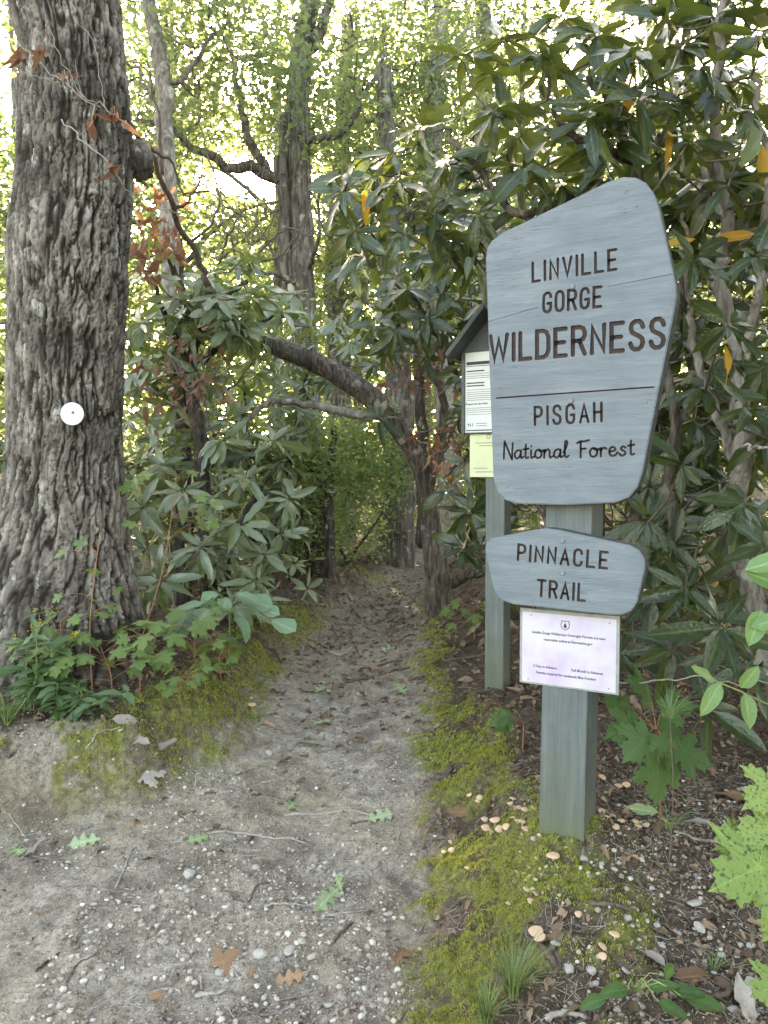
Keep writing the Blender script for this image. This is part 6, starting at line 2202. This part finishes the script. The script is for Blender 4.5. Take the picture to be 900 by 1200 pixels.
for px, py, L, a, sh, mt, lab in ((342, 1150, .085, 3.3, OAK, 'fallen_brown', 'tan curled oak leaf on the gritty trail'), (469, 1124, .085, 1.2, OAK, 'fallen_brown', 'dark red-brown oak leaf on the edge of the moss'), (541, 957, .085, 3.2, BEECH, 'fallen_brown', 'large tan curled leaf lying on the moss near the mushrooms'),
                                  (294, 1147, .04, 1.5, BEECH, 'fallen_brown', 'small orange leaf scrap beside pale stones'), (182, 1173, .04, .3, BEECH, 'fallen_brown', 'small rusty leaf scrap on the bare dirt'), (268, 1128, .07, .9, TOOTH, 'fallen_brown', 'maroon crumpled leaf among the stones'),
                                  (862, 938, .12, 2.6, BEECH, 'fallen_brown', 'orange-brown long leaf in the litter beside the sapling'), (690, 928, .05, 2.6, BEECH, 'fallen_brown', 'small orange leaf at the foot of the sign post'), (737, 1122, .05, 1.7, BEECH, 'fallen_brown', 'small red-brown leaf among the quartz stones'),
                                  (765, 1128, .07, 2.2, BEECH, 'fallen_grey', 'grey curled leaf among the quartz stones'), (273, 957, .045, 1.6, BEECH, 'fallen_grey', 'curled grey leaf on the trail above the long root'), (178, 905, .11, .4, TOOTH, 'fallen_grey', 'pale grey maple leaf on the left bank'),
                                  (145, 848, .09, .2, BEECH, 'fallen_grey', 'bleached grey leaf at the foot of the oak'), (162, 873, .10, 3, BEECH, 'fallen_grey', 'silvery leaf on the bank under the seedlings'), (175, 852, .05, 2, BEECH, 'fallen_brown', 'small orange leaf on the left bank'), (192, 880, .09, .5, BEECH, 'fallen_grey', 'pale curled leaf near the moss on the left bank'),
                                  (820, 968, .08, 2.9, BEECH, 'fallen_grey', 'long yellowish leaf lying right of the mushrooms'), (810, 1150, .09, .2, BEECH, 'fallen_brown', 'dark brown leaf by the gravel stones'), (755, 955, .08, 2.9, BEECH, 'fallen_green', 'slim yellow-green leaf lying right of the sign post'),
                                  (40, 1000, .08, 1, BEECH, 'fallen_grey', 'grey-pink leaf beside the yellow-green oak leaf'), (872, 1185, .10, 1.5, BEECH, 'fallen_grey', 'grey drooping leaf at the edge of the gravel')):
    fallen(px, py, L, a, sh, mt, lab)


def stick(pts, r, label, mat='twig_grey', group='sticks and roots on the ground', dip=.3):
    P = []
    for px, py in pts:
        p = on_ground(px, py)
        P.append((p.x, p.y, p.z + r * dip))
    q = catmull(P, max(10, len(P) * 5))
    q[:, 2] = np.maximum(q[:, 2], ground_z(q[:, 0], q[:, 1]) + r * dip)
    q[1:-1] += rng.normal(0, r * .25, q[1:-1].shape)
    V, F = tube(q, [r, r * .9, r * .6], 7, .25, 4)
    o = obj('stick', raw_mesh('stick', V - np.array(P[0]), F, M[mat]), loc=P[0])
    tag(o, label, 'stick', group)


for pts, r, lab, mt in (([(243, 978), (280, 977), (320, 983), (362, 990)], .0055, 'long pale root lying across the trail', 'twig_grey'),
                        ([(333, 957), (375, 955), (410, 951), (436, 957)], .0055, 'knobbly grey stick across the trail above the pale root', 'twig_grey'),
                        ([(411, 966), (430, 963), (445, 961)], .004, 'short dark stick touching a pale oak leaf', 'twig_dark'),
                        ([(135, 1042), (148, 1015), (156, 995), (172, 988)], .003, 'thin curved root rising up the left dirt', 'twig_grey'),
                        ([(310, 1063), (335, 1060), (363, 1063)], .004, 'pale broken twig amid the grit', 'twig_grey'),
                        ([(380, 1075), (405, 1071), (432, 1068)], .004, 'thin grey stick ending at a yellowed leaf', 'twig_grey'),
                        ([(42, 1140), (55, 1127), (70, 1117)], .004, 'short dark stick on the bare dirt', 'twig_dark'),
                        ([(78, 1152), (90, 1133), (112, 1120)], .003, 'curved dark root on the bare dirt', 'twig_dark'),
                        ([(180, 1163), (200, 1160), (213, 1166)], .005, 'short pale wood splinter on the grit', 'twig_grey'),
                        ([(230, 1168), (250, 1165), (272, 1161)], .006, 'pale snapped stick among small stones', 'twig_grey'),
                        ([(234, 1145), (237, 1160)], .005, 'stubby pale wood chip among small stones', 'twig_grey'),
                        ([(262, 1105), (270, 1116)], .004, 'tiny upright wood splinter', 'twig_grey'),
                        ([(390, 1105), (403, 1092), (413, 1083)], .006, 'charred dark stick on the trail', 'twig_dark'),
                        ([(265, 1045), (290, 1058), (300, 1040), (320, 1035)], .004, 'forked dark twig crossing the trail grit', 'twig_dark'),
                        ([(692, 1060), (720, 1063), (745, 1070)], .007, 'dark brown stick on the moss before the sign post', 'twig_dark'),
                        ([(634, 1110), (645, 1128), (652, 1140), (640, 1155)], .010, 'rotten dark root crook by the grass tuft', 'twig_dark'),
                        ([(646, 1112), (655, 1128), (656, 1145)], .008, 'rotten split root beside the root crook', 'twig_dark'),
                        ([(838, 1170), (860, 1163), (885, 1158)], .008, 'dark stick lying on gravel under the spotted maple', 'twig_dark'),
                        ([(790, 975), (815, 985), (850, 992)], .005, 'straw-coloured stick in the litter by the maple', 'twig_grey'),
                        ([(640, 1195), (665, 1190), (690, 1196)], .008, 'mossy root end at the foot of the grass tuft', 'twig_grey'),
                        ([(405, 800), (440, 793), (480, 783)], .010, 'dark root crossing the narrow trail', 'twig_dark'),
                        ([(420, 788), (445, 780), (470, 775)], .008, 'thin root on the narrow trail behind the dark root', 'twig_dark'),
                        ([(385, 765), (400, 768), (412, 760)], .012, 'flat bark strip on the narrow trail', 'twig_grey'),
                        ([(520, 775), (545, 772), (570, 768)], .010, 'stick lying in litter before the kiosk post', 'twig_dark'),
                        ([(100, 880), (130, 858), (160, 850)], .003, 'fine twig caught on the left bank', 'twig_grey'),
                        ([(228, 925), (232, 905), (245, 900)], .004, 'forked grey root on the left mossy bank', 'twig_grey'),
                        ([(0, 948), (15, 965), (30, 982)], .0025, 'thin straw twig on the left bank face', 'twig_grey')):
    stick(pts, r, lab, mt)
